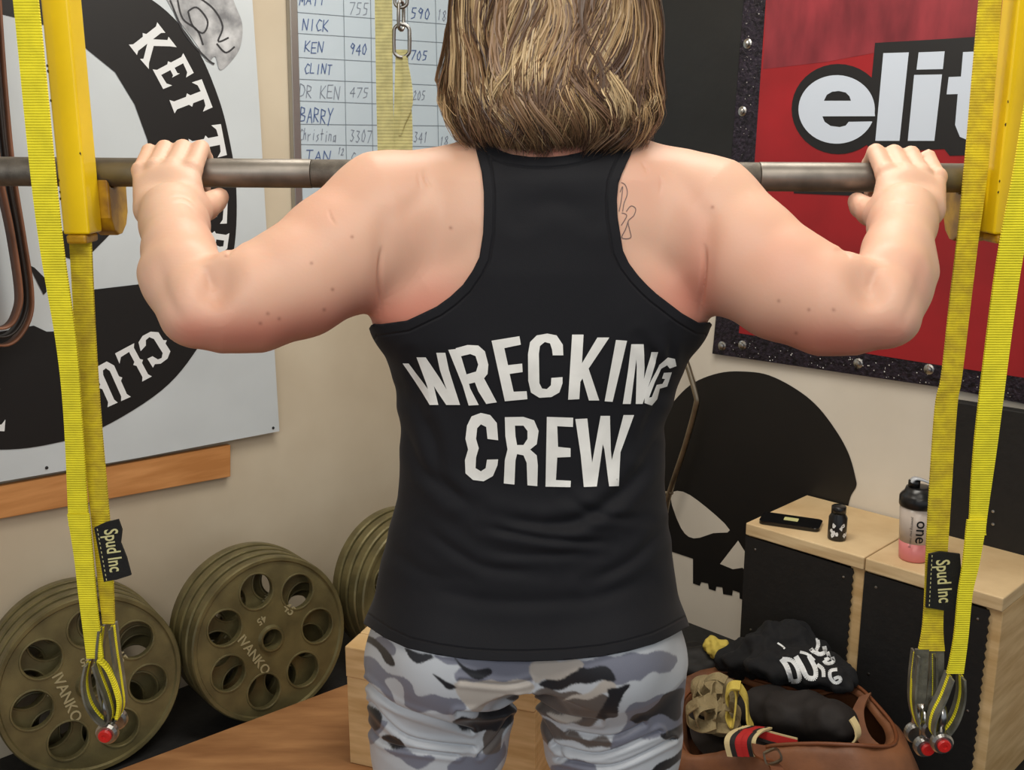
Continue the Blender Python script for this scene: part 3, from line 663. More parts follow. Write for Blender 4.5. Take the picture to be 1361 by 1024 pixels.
def stack(px, py, z, yaw, tilt, n, spins, which, step=.038):
    c = PZ(px, py, z)
    nrm = Vector((math.sin(yaw)*math.cos(tilt), -math.cos(yaw)*math.cos(tilt), math.sin(tilt)))
    names = ['front', 'second', 'third', 'fourth', 'rearmost']
    for k in range(n):
        ordw = 'front' if k == 0 else ('rearmost' if k == n-1 else ['second', 'third', 'fourth'][k-1])
        t = make_plate(f'olive iron weight plate with seven round holes, {ordw} of the {which} stack', f'weight plates in the {which} stack')
        zx = nrm; yx = (Vector((0, 0, 1))-zx*zx.z).normalized(); xx = yx.cross(zx)
        rot = Matrix((xx, yx, zx)).transposed()
        t.rotation_euler = (rot @ Matrix.Rotation(spins[k], 3, 'Z')).to_euler()
        t.location = c-nrm*(step*k) + Vector((-.006*k, 0, 0))*0
        t.location.z = .2115*math.cos(tilt)+.002+.0165*math.sin(tilt)
    return c
stack(120, 908, .214, math.radians(37), math.radians(8), 4, [math.radians(-14), .4, .1, .7], 'nearest')
stack(358, 848, .214, math.radians(40), math.radians(8), 4, [0, .5, .2, .9], 'middle')
stack(560, 786, .214, math.radians(44), math.radians(8), 4, [0, .5, .2, .9], 'farthest')

# ================================================================== PERSON
def J(px, py, Y, rpx): p = P(px, py, Y); d = p.y*CP-(p.z-H)*SP; return p, rpx*d/F
per = thing('person', 'person in black racerback top and grey camouflage leggings, back turned, gripping the barbell', 'person', (0.03, 1.33, .051))
BY = 1.45
def barz(x): return P(232+(x+.5)*0, 0, BY).z
bl = P(0, 228, BY); brr = P(1305, 237, BY)
def bar_at(x): t = (x-bl.x)/(brr.x-bl.x); return Vector((x, BY, bl.z+(brr.z-bl.z)*t))
TR = [(196, 668, 802, 1.30, .055), (212, 630, 845, 1.305, .070), (235, 595, 875, 1.315, .088), (280, 565, 893, 1.325, .102), (350, 535, 903, 1.33, .112), (405, 510, 926, 1.335, .116), (435, 508, 924, 1.335, .116), (470, 520, 908, 1.335, .114),
      (510, 534, 889, 1.335, .110), (560, 541, 873, 1.335, .106), (610, 541, 872, 1.335, .104), (660, 536, 876, 1.335, .105), (720, 522, 882, 1.335, .110), (770, 512, 888, 1.335, .116), (820, 505, 893, 1.335, .122), (862, 502, 894, 1.335, .122)]
def loft_args(rows):
    zs, cx, cy, a, b = [], [], [], [], []
    for py, xl, xr, Y, bb_ in rows:
        p = P(xl, py, Y); q = P(xr, py, Y); zs.append(p.z); cx.append((p.x+q.x)/2); cy.append(Y); a.append((q.x-p.x)/2); b.append(bb_)
    return zs, cx, cy, a, b
def torso(f, glutes=True):
    f.loft(*loft_args(TR), n=2.35, k=.01)
    # shoulder blades, spine dip
    for px in (612, 858):
        p, r = J(px, 300, 1.275, 50); f.ell(p, (.052, .040, .075), .035)
    for px in (524, 910):
        f.ell(P(px, 385, 1.30), (.024, .055, .062), .02)
    for px in (566, 868):
        f.ell(P(px, 395, 1.283), (.058, .050, .070), .035)
    # trapezius / neck
    n0 = P(737, 205, 1.315); n1 = P(737, 120, 1.325)
    f.cone(n0, n1, .062, .056, .03)
    for a, b in ((690, 590), (785, 885)):
        f.cone(P(a, 212, 1.31), P(b, 252, 1.315), .048, .046, .03)
    if glutes:
        for px in (598, 806):
            p = P(px, 868, 1.275); f.ell(p, (.082, .082, .092), .03)
def arms(f, upper_only=False):
    for sgn, pts in ((-1, [(575, 268, 1.315, 62), (520, 290, 1.30, 84), (450, 338, 1.255, 80), (395, 374, 1.215, 74), (335, 398, 1.185, 69), (290, 406, 1.172, 58)]),
                     (1, [(890, 268, 1.315, 60), (928, 292, 1.30, 82), (985, 340, 1.255, 80), (1042, 378, 1.215, 74), (1100, 402, 1.185, 69), (1142, 408, 1.172, 58)])):
        js = [J(*p) for p in pts]
        for i in range(len(js)-1):
            f.cone(js[i][0], js[i+1][0], js[i][1], js[i+1][1], .026 if i < 2 else .012)
        if upper_only: continue
        if sgn < 0: fp = [(266, 406, 1.165, 47), (248, 370, 1.205, 52), (238, 335, 1.255, 47), (231, 302, 1.315, 42), (229, 282, 1.345, 39)]; ole = (256, 428, 1.150, 22)
        else: fp = [(1168, 408, 1.165, 46), (1184, 370, 1.205, 49), (1193, 335, 1.255, 45), (1200, 302, 1.315, 41), (1203, 282, 1.345, 38)]; ole = (1186, 430, 1.150, 22)
        fj = [J(*p) for p in fp]
        f.cone(js[-1][0], fj[0][0], js[-1][1], fj[0][1], .02)
        for i in range(4): f.cone(fj[i][0], fj[i+1][0], fj[i][1], fj[i+1][1], .008)
        o, r = J(*ole); f.ell(o, (r, r, r*1.15), .022)
        # ulna ridge on the outside of the forearm
        a, r = J(*((205, 365, 1.21, 16) if sgn < 0 else (1226, 368, 1.235, 18))); b, r2 = J(*((240, 425, 1.16, 16) if sgn < 0 else (1200, 430, 1.17, 16)))
        f.cone(a, b, r*.9, r2*.9, .03)
        dp = P(283, 372, 1.13) if sgn < 0 else P(1158, 372, 1.13)
        f.ell(dp, (.012, .012, .022), .03, sub=True)
def hands(f):
    for sgn, kn, wr_, th in ((-1, [(196, 191, .0095), (217, 186, .0112), (241, 185, .0118), (265, 186, .0115)], (231, 288), [(256, 282, 1.37, .020), (273, 275, 1.40, .0175), (285, 268, 1.42, .0145), (292, 262, 1.43, .0125)]),
                             (1, [(1236, 199, .0095), (1213, 194, .0112), (1190, 192, .0118), (1166, 191, .0115)], (1201, 288), [(1174, 288, 1.37, .020), (1157, 282, 1.40, .0175), (1145, 275, 1.42, .0145), (1139, 268, 1.43, .0125)])):
        wj = P(wr_[0], wr_[1], 1.36)
        tops = []
        for i, (px, py, r) in enumerate(kn):
            x = P(px, py, BY-.01).x; bc_ = bar_at(x); top = P(px, py, BY-.01).z - r     # centre of the proximal phalanx
            mcp = Vector((x+sgn*.001, BY-.050+.003*abs(i-2), top-.026)); pip = Vector((x, BY-.006, top)); dip = Vector((x+sgn*.005, BY+.029, bc_.z+.018)); tip = Vector((x+sgn*.007, BY+.031, bc_.z-.008)); tt = Vector((x+sgn*.007, BY+.020, bc_.z-.024))
            wp = wj+Vector(((i-1.5)*-.013*-sgn*-1, 0, .004)) if False else wj+Vector(((x-wj.x)*.55, .004, .010))
            f.cone(wp, mcp, .0225, r*1.06, .010); f.ell(mcp+Vector((0, -.0035, .003)), (.0085, .0085, .010), .005)
            f.cone(mcp, pip, r*1.12, r, .005); f.cone(pip, dip, r, r*.92, .003); f.cone(dip, tip, r*.92, r*.86, .003); f.cone(tip, tt, r*.86, r*.75, .003)
            tops.append(mcp)
        pal = (tops[1]+tops[2])/2*.5+wj*.5; f.ell(pal+Vector((0, .004, -.002)), (.036, .017, .036), .012)
        # wrist: two bones side by side
        fa = J(238, 325, 1.28, 40)[0] if sgn < 0 else J(1193, 325, 1.28, 40)[0]
        for dx in (-.012, .012): f.cone(fa*.3+wj*.7+Vector((dx, 0, 0)), wj+Vector((dx, 0, .004)), .027, .025, .02)
        tp = [(P(a, b, Y), r) for a, b, Y, r in th]
        f.cone(wj+Vector((-sgn*.012, .004, .004)), tp[0][0], .020, .018, .014)
        f.cone(tp[0][0], (tops[3]+wj)/2, .018, .020, .016)
        for i in range(3): f.cone(tp[i][0], tp[i+1][0], tp[i][1], tp[i+1][1], .006)
def legs(f):
    for s_, hx, kx in ((-1, 580, -.135), (1, 818, .165)):
        hip = P(hx, 880, 1.325); th0 = P(hx-s_*0, 985, 1.335); f.cone(hip, th0, .097, .0885, .018)
        ia = J(*((648, 905, 1.31, 40) if s_ < 0 else (754, 905, 1.31, 40))); ib = J(*((626, 992, 1.32, 44) if s_ < 0 else (772, 992, 1.32, 44))); f.cone(ia[0], ib[0], ia[1], ib[1], .03)
        kn = Vector((kx, 1.335, .50)); an = Vector((kx*1.05, 1.375, .13))
        f.cone(th0, kn, .0885, .060, .02); f.cone(kn, Vector((kx*1.02, 1.375, .36)), .058, .056, .02); f.cone(Vector((kx*1.02, 1.375, .36)), an, .056, .036, .02)
HC = P(737, 62, 1.325)
def head(f):
    f.ell(HC+Vector((0, -.004, .012)), (.077, .098, .098), .02); f.ell(HC+Vector((0, .035, -.040)), (.058, .062, .075), .03)
    f.cone(HC+Vector((0, .090, .002)), HC+Vector((0, .112, -.030)), .008, .013, .012)              # nose
    for s_ in (-1, 1):
        f.ell(HC+Vector((s_*.080, .0, -.020)), (.009, .018, .030), .006)                            # ear
        f.ell(HC+Vector((s_*.030, .086, .004)), (.016, .012, .011), .006, sub=True)                 # eye sockets
        f.cone(HC+Vector((s_*.012, .090, .022)), HC+Vector((s_*.044, .082, .020)), .008, .007, .01)
    f.cone(HC+Vector((-.020, .089, -.058)), HC+Vector((.020, .089, -.058)), .008, .008, .006)       # lips
    f.ell(HC+Vector((0, .078, -.090)), (.022, .020, .016), .02)
fb = Field((-.62, 1.04, .02), (.62, 1.52, 1.70), .0036)
torso(fb); arms(fb); hands(fb); legs(fb); head(fb)
for s_, kx in ((-1, -.135), (1, .165)): fb.cone((kx*1.05, 1.375, .11), (kx*1.15, 1.47, .085), .035, .030, .02)
# thin the covered skin so it stays under the clothes
V, Q = fb.mesh(0.0)
V = relax(V, Q, 1, .4)
N = vnorm(V, Q)
px, py = proj(V[:, 0], V[:, 1], V[:, 2])
ym = np.minimum(V[:, 1], 1.32); fx, fy = proj(V[:, 0], ym, V[:, 2])
SHP = [(640, 120), (645, 165), (651, 188), (663, 199), (679, 205), (704, 208.5), (729, 209), (750, 207), (769, 203), (788, 197), (805, 189), (812, 165), (815, 120), (856, 120), (846, 185), (838, 206), (827, 230), (822, 244), (820, 265), (821, 289), (828, 333), (836, 350), (848, 366), (860, 379), (873, 391), (907, 417), (929, 430), (945, 430), (965, 470), (1000, 600), (1000, 780), (950, 818), (908, 837), (890, 847), (870, 856), (835, 866), (800, 873), (750, 878), (700, 880), (660, 879.5), (620, 877), (580, 871), (540, 862), (510, 848), (487, 832), (440, 800), (400, 600), (470, 470), (494, 432),
       (505, 432), (540, 427), (580, 408), (598, 395), (615, 379), (628, 360), (637, 342), (642, 310), (643, 280), (643, 255), (640, 228), (632, 197), (624, 160), (620, 120)]
SHP = [SHP[i] for i in range(len(SHP))]
gs = sdpoly(fx, fy, SHP)
tors = np.abs(V[:, 0]-.03) < .24
inset = np.where(tors, .0025*np.clip((gs-8)/16, 0, 1), 0)
zl = P(700, 905, 1.25).z
inset = np.where((V[:, 2] < zl+.05) & (V[:, 2] > .12) & (np.abs(V[:, 0]) < .4), .005, inset)
V = V-N*inset[:, None]
def subdiv(V, T, sel):
    Ts = T[sel]; E = np.concatenate([Ts[:, [0, 1]], Ts[:, [1, 2]], Ts[:, [2, 0]]]); E.sort(axis=1); U, inv = np.unique(E, axis=0, return_inverse=True); inv = inv.ravel()
    mid = (V[U[:, 0]]+V[U[:, 1]])/2; n = len(V); k = len(Ts); a, b, c = inv[:k]+n, inv[k:2*k]+n, inv[2*k:]+n
    return np.concatenate([V, mid]), np.concatenate([T[~sel], np.stack([Ts[:, 0], a, c], 1), np.stack([a, Ts[:, 1], b], 1), np.stack([c, b, Ts[:, 2]], 1), np.stack([a, b, c], 1)])
Q = np.concatenate([Q[:, [0, 1, 2]], Q[:, [0, 2, 3]]]); zsel = P(700, 480, 1.25).z
V, Q = subdiv(V, Q, (V[Q, 2].min(1) > zsel) & (V[Q, 1].min(1) < 1.40) & (V[Q, 2].max(1) < 1.45))
N = vnorm(V, Q); px, py = proj(V[:, 0], V[:, 1], V[:, 2]); d_ = np.zeros(len(V))
for l, amp, wd in (([(510, 325), (507, 370), (505, 425)], .0045, 3), ([(935, 322), (933, 365), (930, 425)], .0045, 3), ([(512, 270), (508, 340), (506, 420)], .004, 14), ([(945, 270), (938, 340), (932, 420)], .004, 14),
                   ([(322, 322), (308, 330), (300, 345)], .002, 3), ([(1108, 332), (1122, 333), (1132, 345)], .002, 3), ([(563, 222), (566, 238), (574, 250)], .0016, 2.2), ([(556, 225), (557, 240), (560, 252)], .001, 2), ([(436, 276), (440, 290), (448, 300)], .0012, 2),
                   ([(852, 214), (858, 222), (862, 232)], .0018, 2.4), ([(876, 232), (879, 245), (876, 262)], .001, 2), ([(225, 262), (245, 262), (262, 274)], .0010, 1.8), ([(228, 270), (245, 270), (258, 280)], .0008, 1.8), ([(1182, 268), (1202, 270), (1222, 272)], .001, 1.8),
                   ([(272, 352), (278, 372), (286, 388)], .0035, 7), ([(1166, 352), (1160, 372), (1152, 390)], .003, 7), ([(208, 330), (220, 390), (244, 432)], .0018, 9), ([(1230, 335), (1216, 395), (1196, 438)], .0018, 8),
                   ([(640, 300), (600, 345), (560, 372)], .0025, 18), ([(830, 300), (875, 345), (905, 372)], .0025, 18), ([(590, 215), (560, 260), (520, 300)], .0020, 14), ([(880, 215), (920, 260), (950, 300)], .0020, 14)):
    c = crom(l, 6); dd = np.full(len(V), 1e9); tt_ = np.zeros(len(V)); m_ = len(c)-1
    for q, ((a, b), (c2, d2)) in enumerate(zip(c, c[1:])):
        ex, ey = c2-a, d2-b; t = np.clip(((px-a)*ex+(py-b)*ey)/(ex*ex+ey*ey+1e-9), 0, 1); e = np.hypot(px-a-t*ex, py-b-t*ey); tt_ = np.where(e < dd, (q+t)/m_, tt_); dd = np.minimum(dd, e)
    d_ += amp*np.exp(-(dd/wd)**2)*np.sin(np.clip(np.minimum(tt_, 1-tt_)*2.2, 0, 1)*math.pi/2)**1.5
for i_, (cx_, cy_) in enumerate(((197, 203), (219, 203), (242, 204), (264, 206), (1234, 208), (1212, 207), (1190, 206), (1168, 206))): pass
V = V-N*(d_*(N[:, 1] < .25)*(py < 440))[:, None]
tors = np.abs(V[:, 0]-.03) < .24
bo = mesh('body', V, Q, M['skin'], per, smooth=True)
# skin colour: base plus flushed patches
base = linc((222, 178, 153)); flush = linc((208, 126, 106)); pale = linc((226, 192, 168))
C = np.tile(base, (len(V), 1))
def blob(cx, cy, rx, ry): return np.exp(-(((px-cx)/rx)**2+((py-cy)/ry)**2))
fl_ = .0
for b in ((520, 420, 90, 45, .55), (420, 440, 130, 34, .6), (300, 455, 90, 30, .55), (250, 440, 22, 22, .25), (590, 400, 50, 50, .4), (900, 400, 60, 50, .55), (930, 350, 30, 90, .35), (1040, 455, 130, 34, .65), (1150, 465, 90, 28, .55), (1190, 440, 22, 22, .25), (1060, 340, 90, 60, .28), (735, 198, 70, 18, .75), (860, 240, 40, 40, .2), (1225, 380, 16, 60, .2), (1150, 285, 30, 20, .25), (270, 290, 26, 20, .2), (440, 300, 90, 60, .12)):
    fl_ = fl_+b[4]*blob(*b[:4])
nz = np.array([noise.noise(Vector(v)*14) for v in V[::1]]); fl_ = np.clip(fl_+nz*.10, 0, 1)
C = C*(1-fl_[:, None])+flush*fl_[:, None]
pl = np.clip(blob(225, 250, 50, 60)*.6+blob(1200, 250, 50, 60)*.35, 0, 1)[:, None]; C = C*(1-pl)+pale*pl
for mx, my in ((346, 430), (371, 424), (414, 350), (442, 385), (356, 417), (468, 315), (599, 303), (1075, 412), (1108, 412), (947, 275), (1058, 443), (1035, 400), (300, 340), (431, 412)):
    q = np.exp(-((px-mx)**2+(py-my)**2)/5.0)[:, None]*.55; C = C*(1-q)+linc((130, 70, 55))*q
setcol(bo, C)
bvh_body = BVHTree.FromPolygons([tuple(v) for v in V], Q.tolist())
def decal(loops_list, bvh, off, grid=5.0):
    bm = bmesh.new()
    for loops in loops_list:
        if not isinstance(loops[0][0], (tuple, list)): loops = [loops]
        tri = tessellate_polygon([[Vector((x, y, 0)) for x, y in l] for l in loops]); fl2 = [p for l in loops for p in l]
        vs = [bm.verts.new((x, y, 0)) for x, y in fl2]
        for t in tri:
            try: bm.faces.new([vs[i] for i in t])
            except ValueError: pass
    xs = [v.co.x for v in bm.verts]; ys = [v.co.y for v in bm.verts]
    x = min(xs)+grid
    while x < max(xs): bmesh.ops.bisect_plane(bm, geom=bm.verts[:]+bm.edges[:]+bm.faces[:], plane_co=(x, 0, 0), plane_no=(1, 0, 0)); x += grid
    y = min(ys)+grid
    while y < max(ys): bmesh.ops.bisect_plane(bm, geom=bm.verts[:]+bm.edges[:]+bm.faces[:], plane_co=(0, y, 0), plane_no=(0, 1, 0)); y += grid
    bmesh.ops.triangulate(bm, faces=bm.faces[:])
    bm.verts.ensure_lookup_table(); out = []; ok = []
    for v in bm.verts:
        d = ray(v.co.x, v.co.y).normalized(); hit, nn, _, _ = bvh.ray_cast(Vector((0, 0, H)), d)
        if hit is None: out.append(Vector((0, 0, 0))); ok.append(False)
        else:
            if nn.dot(d) > 0: nn = -nn
            out.append(hit-d*off*.5+nn*off*.5); ok.append(True)
    Fc = [tuple(v.index for v in f.verts) for f in bm.faces if all(ok[v.index] for v in f.verts)]
    Fc = [f for f in Fc if max((out[f[0]]-out[f[1]]).length, (out[f[1]]-out[f[2]]).length) < .05]
    bm.free(); used = sorted({i for f in Fc for i in f}); mp = {a: b for b, a in enumerate(used)}
    return [out[i] for i in used], [tuple(mp[i] for i in f) for f in Fc]
def strokepoly(pts, wd):
    out = []
    for (x0, y0), (x1, y1) in zip(pts, pts[1:]):
        d = math.hypot(x1-x0, y1-y0)+1e-6; nx, ny = -(y1-y0)/d*wd/2, (x1-x0)/d*wd/2; out.append([(x0+nx, y0+ny), (x0-nx, y0-ny), (x1-nx, y1-ny), (x1+nx, y1+ny)])
    return out
tz = lambda l: [(800+x/2.722, 160+y/2.722) for x, y in l]
tat = []
for l in ([(70, 225), (85, 235), (92, 265), (80, 300), (75, 330)], [(66, 260), (75, 240), (70, 290), (62, 330)], [(88, 330), (105, 310), (122, 320), (115, 345), (95, 365), (100, 395), (104, 425), (72, 425), (85, 395), (95, 365)], [(72, 335), (90, 345), (70, 380)]):
    tat += strokepoly(crom(tz(l), 4), 1.1)
Vd, Fd = decal(tat, bvh_body, .0006, 8); mesh('tattoo', Vd, Fd, M['ink'], per)
# eyes (face is turned away)
for s_ in (-1, 1):
    c = HC+Vector((s_*.030, .083, .004)); e = G().lathe([(max(.0115*math.sin(math.pi*i/12), .0002), -.0115*math.cos(math.pi*i/12)) for i in range(13)], c, (0, 1, 0), 16).done('eye', M['eye'], per, smooth=True)
    G().lathe([(.0052, .0108), (.004, .0116), (.0002, .0119)], c, (0, 1, 0), 14).done('iris', M['iris'], e, smooth=True)

# ---- leggings
fg = Field((-.30, 1.14, .10), (.36, 1.52, P(700, 820, 1.2).z), .0026)
rows = [r for r in TR if r[0] > 600]; torso(fg); legs(fg)
Vl, Ql = fg.mesh(0.001); Vl = relax(Vl, Ql, 2, .5)
Tl = np.concatenate([Ql[:, [0, 1, 2]], Ql[:, [0, 2, 3]]])
ztl = P(700, 820, 1.2).z-.012
Vl, Tl = clipmesh(Vl, Tl, np.minimum(ztl-Vl[:, 2], Vl[:, 2]-.145))
def subdiv(V, T, sel):
    Ts = T[sel]; E = np.concatenate([Ts[:, [0, 1]], Ts[:, [1, 2]], Ts[:, [2, 0]]]); E.sort(axis=1); U, inv = np.unique(E, axis=0, return_inverse=True); inv = inv.ravel()
    mid = (V[U[:, 0]]+V[U[:, 1]])/2; n = len(V); k = len(Ts); a, b, c = inv[:k]+n, inv[k:2*k]+n, inv[2*k:]+n
    return np.concatenate([V, mid]), np.concatenate([T[~sel], np.stack([Ts[:, 0], a, c], 1), np.stack([a, Ts[:, 1], b], 1), np.stack([c, b, Ts[:, 2]], 1), np.stack([a, b, c], 1)])
_, ly = proj(Vl[:, 0], Vl[:, 1], Vl[:, 2]); Vl, Tl = subdiv(Vl, Tl, (ly[Tl].max(1) < 1060) & (Vl[Tl, 1].min(1) < 1.36))
Nl = vnorm(Vl, Tl); lx, ly = proj(Vl[:, 0], Vl[:, 1], Vl[:, 2])
z4 = lambda l: [(460+x/2.835, 680+y/2.835) for x, y in l]
disp = np.zeros(len(Vl))
for (x0, y0, x1, y1, x2, y2), amp in (((70, 640, 200, 740, 470, 825), .0045), ((90, 720, 230, 850, 480, 890), .004), ((70, 790, 160, 880, 420, 920), .003), ((840, 830, 1000, 850, 1120, 800), .004), ((790, 880, 960, 915, 1180, 830), .0045), ((800, 930, 1000, 960, 1230, 860), .004), ((620, 770, 560, 860, 500, 920), .003), ((720, 760, 780, 860, 830, 930), .003), ((420, 760, 560, 760, 650, 715), .005), ((720, 715, 820, 770, 960, 790), .005), ((430, 640, 600, 655, 690, 640), .0025)):
    c = z4(crom([(x0, y0), (x1, y1), (x2, y2)], 6)); dd = np.full(len(Vl), 1e9)
    for (a, b), (c2, d2) in zip(c, c[1:]):
        ex, ey = c2-a, d2-b; t = np.clip(((lx-a)*ex+(ly-b)*ey)/(ex*ex+ey*ey+1e-9), 0, 1); dd = np.minimum(dd, np.hypot(lx-a-t*ex, ly-b-t*ey))
    disp += amp*(-np.exp(-(dd/2.6)**2)+.6*np.exp(-((dd-6)/4)**2))
dd = np.abs(lx-(706+(ly-880)*.02)); disp += np.where(ly < 935, -.009*np.exp(-(dd/5)**2)*np.clip((ly-850)/40, 0, 1), 0)*0+np.where(ly < 934, -.0012*np.exp(-(dd/1.6)**2), 0)
disp = np.where(Nl[:, 1] < .3, disp, 0); Vl = Vl+Nl*disp[:, None]
lg = mesh('leggings', Vl, Tl, M['legs'], per, smooth=True)
cl_l, cl_m, cl_d, cl_k, cl_t = [linc(c) for c in ((186, 190, 196), (116, 118, 132), (92, 84, 80), (26, 25, 30), (176, 168, 160))]
nz = np.array([noise.noise(Vector((v[0]*9, v[1]*9+3, v[2]*16))) for v in Vl]); nz2 = np.array([noise.noise(Vector((v[0]*11+7, v[1]*11, v[2]*20))) for v in Vl])
C = np.tile(cl_l, (len(Vl), 1)); back = (Nl[:, 1] < .25) & (ly < 1040)
C[(nz > .08)] = cl_m; C[nz2 > .22] = cl_k; C[(nz < -.28)] = cl_t
C[back] = cl_l
bw = lx+3*np.sin(ly/7.0), ly+2*np.sin(lx/6.0)
def cm(c, *polys):
    for p in polys:
        m = inpoly(bw[0], bw[1], crom(z4(p), 4, True)) & back; C[m] = c
cm(cl_m, [(60, 540), (160, 600), (230, 640), (270, 690), (400, 700), (460, 740), (380, 760), (250, 740), (160, 690), (60, 620)], [(340, 545), (700, 555), (690, 640), (560, 650), (430, 650), (410, 620), (440, 590), (380, 570)], [(890, 560), (1210, 530), (1230, 600), (1090, 640), (1010, 650), (900, 600)],
   [(1060, 740), (1200, 690), (1290, 640), (1290, 830), (1200, 850), (1100, 860), (990, 895), (1050, 800)], [(140, 890), (200, 900), (330, 930), (300, 965), (240, 960), (200, 935)], [(60, 740), (100, 780), (150, 800), (110, 880), (60, 850)], [(150, 470), (180, 500), (170, 540), (110, 500)], [(400, 940), (560, 900), (600, 860), (560, 990), (420, 1000)], [(780, 960), (900, 930), (960, 1000), (820, 1010)])
cm(cl_d, [(700, 680), (760, 672), (900, 690), (985, 700), (980, 750), (960, 790), (860, 800), (760, 780), (705, 740)], [(720, 780), (820, 820), (900, 850), (1000, 860), (980, 890), (900, 880), (800, 850), (760, 880)], [(560, 770), (620, 740), (600, 820), (570, 900), (530, 920), (510, 900)], [(600, 690), (690, 690), (690, 715), (640, 715)])
cm(cl_t, [(700, 570), (740, 560), (880, 563), (897, 590), (850, 620), (740, 640), (706, 640)], [(400, 650), (520, 640), (690, 640), (680, 690), (600, 700), (500, 745), (440, 715)], [(820, 710), (900, 685), (960, 645), (1008, 645), (990, 680), (920, 705)], [(760, 760), (870, 780), (860, 795), (800, 790)])
cm(cl_k, [(66, 465), (110, 480), (180, 560), (185, 580), (140, 560), (100, 510)], [(218, 520), (300, 540), (322, 560), (270, 568), (230, 550)], [(400, 548), (450, 588), (540, 595), (557, 615), (520, 630), (470, 620), (435, 590)], [(330, 618), (380, 640), (408, 668), (370, 662)], [(395, 780), (440, 775), (520, 760), (630, 730), (610, 800), (560, 830), (480, 825), (440, 830), (400, 800)],
   [(718, 650), (800, 630), (870, 610), (900, 587), (990, 590), (1014, 610), (1000, 640), (900, 645), (840, 660), (760, 674)], [(980, 670), (1060, 655), (1045, 690), (1045, 740), (1000, 775), (930, 780), (975, 740), (990, 700)], [(1060, 790), (1100, 760), (1180, 730), (1200, 690), (1240, 665), (1270, 680), (1267, 740), (1240, 785), (1190, 770), (1120, 780), (1090, 797)],
   [(60, 700), (110, 750), (130, 800), (120, 832), (90, 810), (60, 790)], [(145, 850), (180, 835), (222, 870), (215, 900), (170, 890)], [(1190, 845), (1275, 795), (1270, 840), (1220, 862)], [(1150, 985), (1275, 885), (1260, 930), (1200, 985)])
cm(cl_l, [(1050, 700), (1100, 640), (1160, 605), (1200, 640), (1150, 690), (1080, 735), (1020, 770)], [(140, 640), (180, 625), (220, 700), (240, 760), (180, 690)], [(1230, 500), (1275, 440), (1290, 560), (1255, 570)])
C = relax(C, Tl, 1, .6)
setcol(lg, C)
for s_, kx in ((-1, -.135), (1, .165)):
    fs = Field((kx-.09, 1.26, .045), (kx+.09, 1.62, .16), .005); c = Vector((kx*1.1, 1.44, .051))
    fs.ell(c+Vector((0, 0, .035)), (.045, .13, .04), .02); fs.ell(c+Vector((0, -.07, .055)), (.04, .06, .05), .02); v_, q_ = fs.mesh(); v_[:, 2] = np.maximum(v_[:, 2], .0512); mesh('shoe', v_, q_, M['shoe'], per, smooth=True)

# ---- tank top
ft = Field((-.36, 1.10, P(700, 905, 1.2).z-.05), (.42, 1.50, P(700, 120, 1.2).z), .0033)
torso(ft); arms(ft, True)
for hx in (580, 818): ft.cone(P(hx, 880, 1.325), P(hx, 985, 1.335), .097, .0885, .03)
ft.ell(P(702, 870, 1.285), (.10, .085, .075), .05)
zh = P(700, 880, 1.22).z
offf = lambda X, Y, Z: .0042+np.clip((zh+.26-Z)/.26, 0, 1)**1.5*.003+0*X+0*Y
Vt, Qt = ft.mesh(0.0, offf); Vt = relax(Vt, Qt, 3, .5)
Tt = np.concatenate([Qt[:, [0, 1, 2]], Qt[:, [0, 2, 3]]])
tx, ty = proj(Vt[:, 0], np.minimum(Vt[:, 1], 1.32), Vt[:, 2]); gg = sdpoly(tx, ty, SHP)
Vt, Tt = clipmesh(Vt, Tt, gg)
# folds
Nt = vnorm(Vt, Tt); tx, ty = proj(Vt[:, 0], Vt[:, 1], Vt[:, 2]); fx, fy = proj(Vt[:, 0], np.minimum(Vt[:, 1], 1.32), Vt[:, 2]); gg = sdpoly(fx, fy, SHP)
disp = np.zeros(len(Vt))
for l, amp, wd in (([(640, 700), (730, 716), (815, 722)], .004, 5), ([(660, 690), (760, 695), (835, 650), (870, 600)], .004, 8), ([(560, 700), (640, 752), (720, 760)], .0022, 7), ([(780, 775), (840, 745), (885, 700)], .004, 7), ([(535, 560), (560, 620), (600, 660)], .0035, 8), ([(540, 520), (575, 580), (590, 640), (640, 680)], .003, 9),
                   ([(880, 560), (850, 620), (800, 670), (740, 700)], .0035, 9), ([(890, 500), (860, 560), (845, 600)], .0035, 7), ([(545, 470), (552, 500), (565, 540)], .003, 6), ([(640, 730), (700, 738), (790, 735)], .002, 6), ([(850, 450), (872, 480), (880, 520)], .003, 6), ([(895, 435), (890, 470), (885, 500)], .003, 5), ([(690, 285), (735, 270), (790, 285)], .0018, 14), ([(560, 780), (660, 800), (780, 795), (860, 770)], .002, 9), ([(510, 720), (560, 760), (620, 775)], .002, 9), ([(750, 660), (800, 685), (860, 690)], .003, 6)):
    c = crom(l, 6); dd = np.full(len(Vt), 1e9)
    for (a, b), (c2, d2) in zip(c, c[1:]):
        ex, ey = c2-a, d2-b; t = np.clip(((tx-a)*ex+(ty-b)*ey)/(ex*ex+ey*ey+1e-9), 0, 1); dd = np.minimum(dd, np.hypot(tx-a-t*ex, ty-b-t*ey))
    wd *= 1.5; te = np.clip(np.minimum(np.hypot(tx-c[0][0], ty-c[0][1]), np.hypot(tx-c[-1][0], ty-c[-1][1]))/34, 0, 1); disp += .75*amp*te*(np.exp(-((dd-wd*1.2)/wd)**2)-.9*np.exp(-(dd/(wd*.7))**2))
nz = np.array([noise.noise(Vector((v[0]*7, v[1]*7, v[2]*16))) for v in Vt])
disp = np.clip(disp*np.clip(gg/12, 0, 1), -.0028, .008)+nz*.0016*np.clip((ty-300)/200, 0, 1)
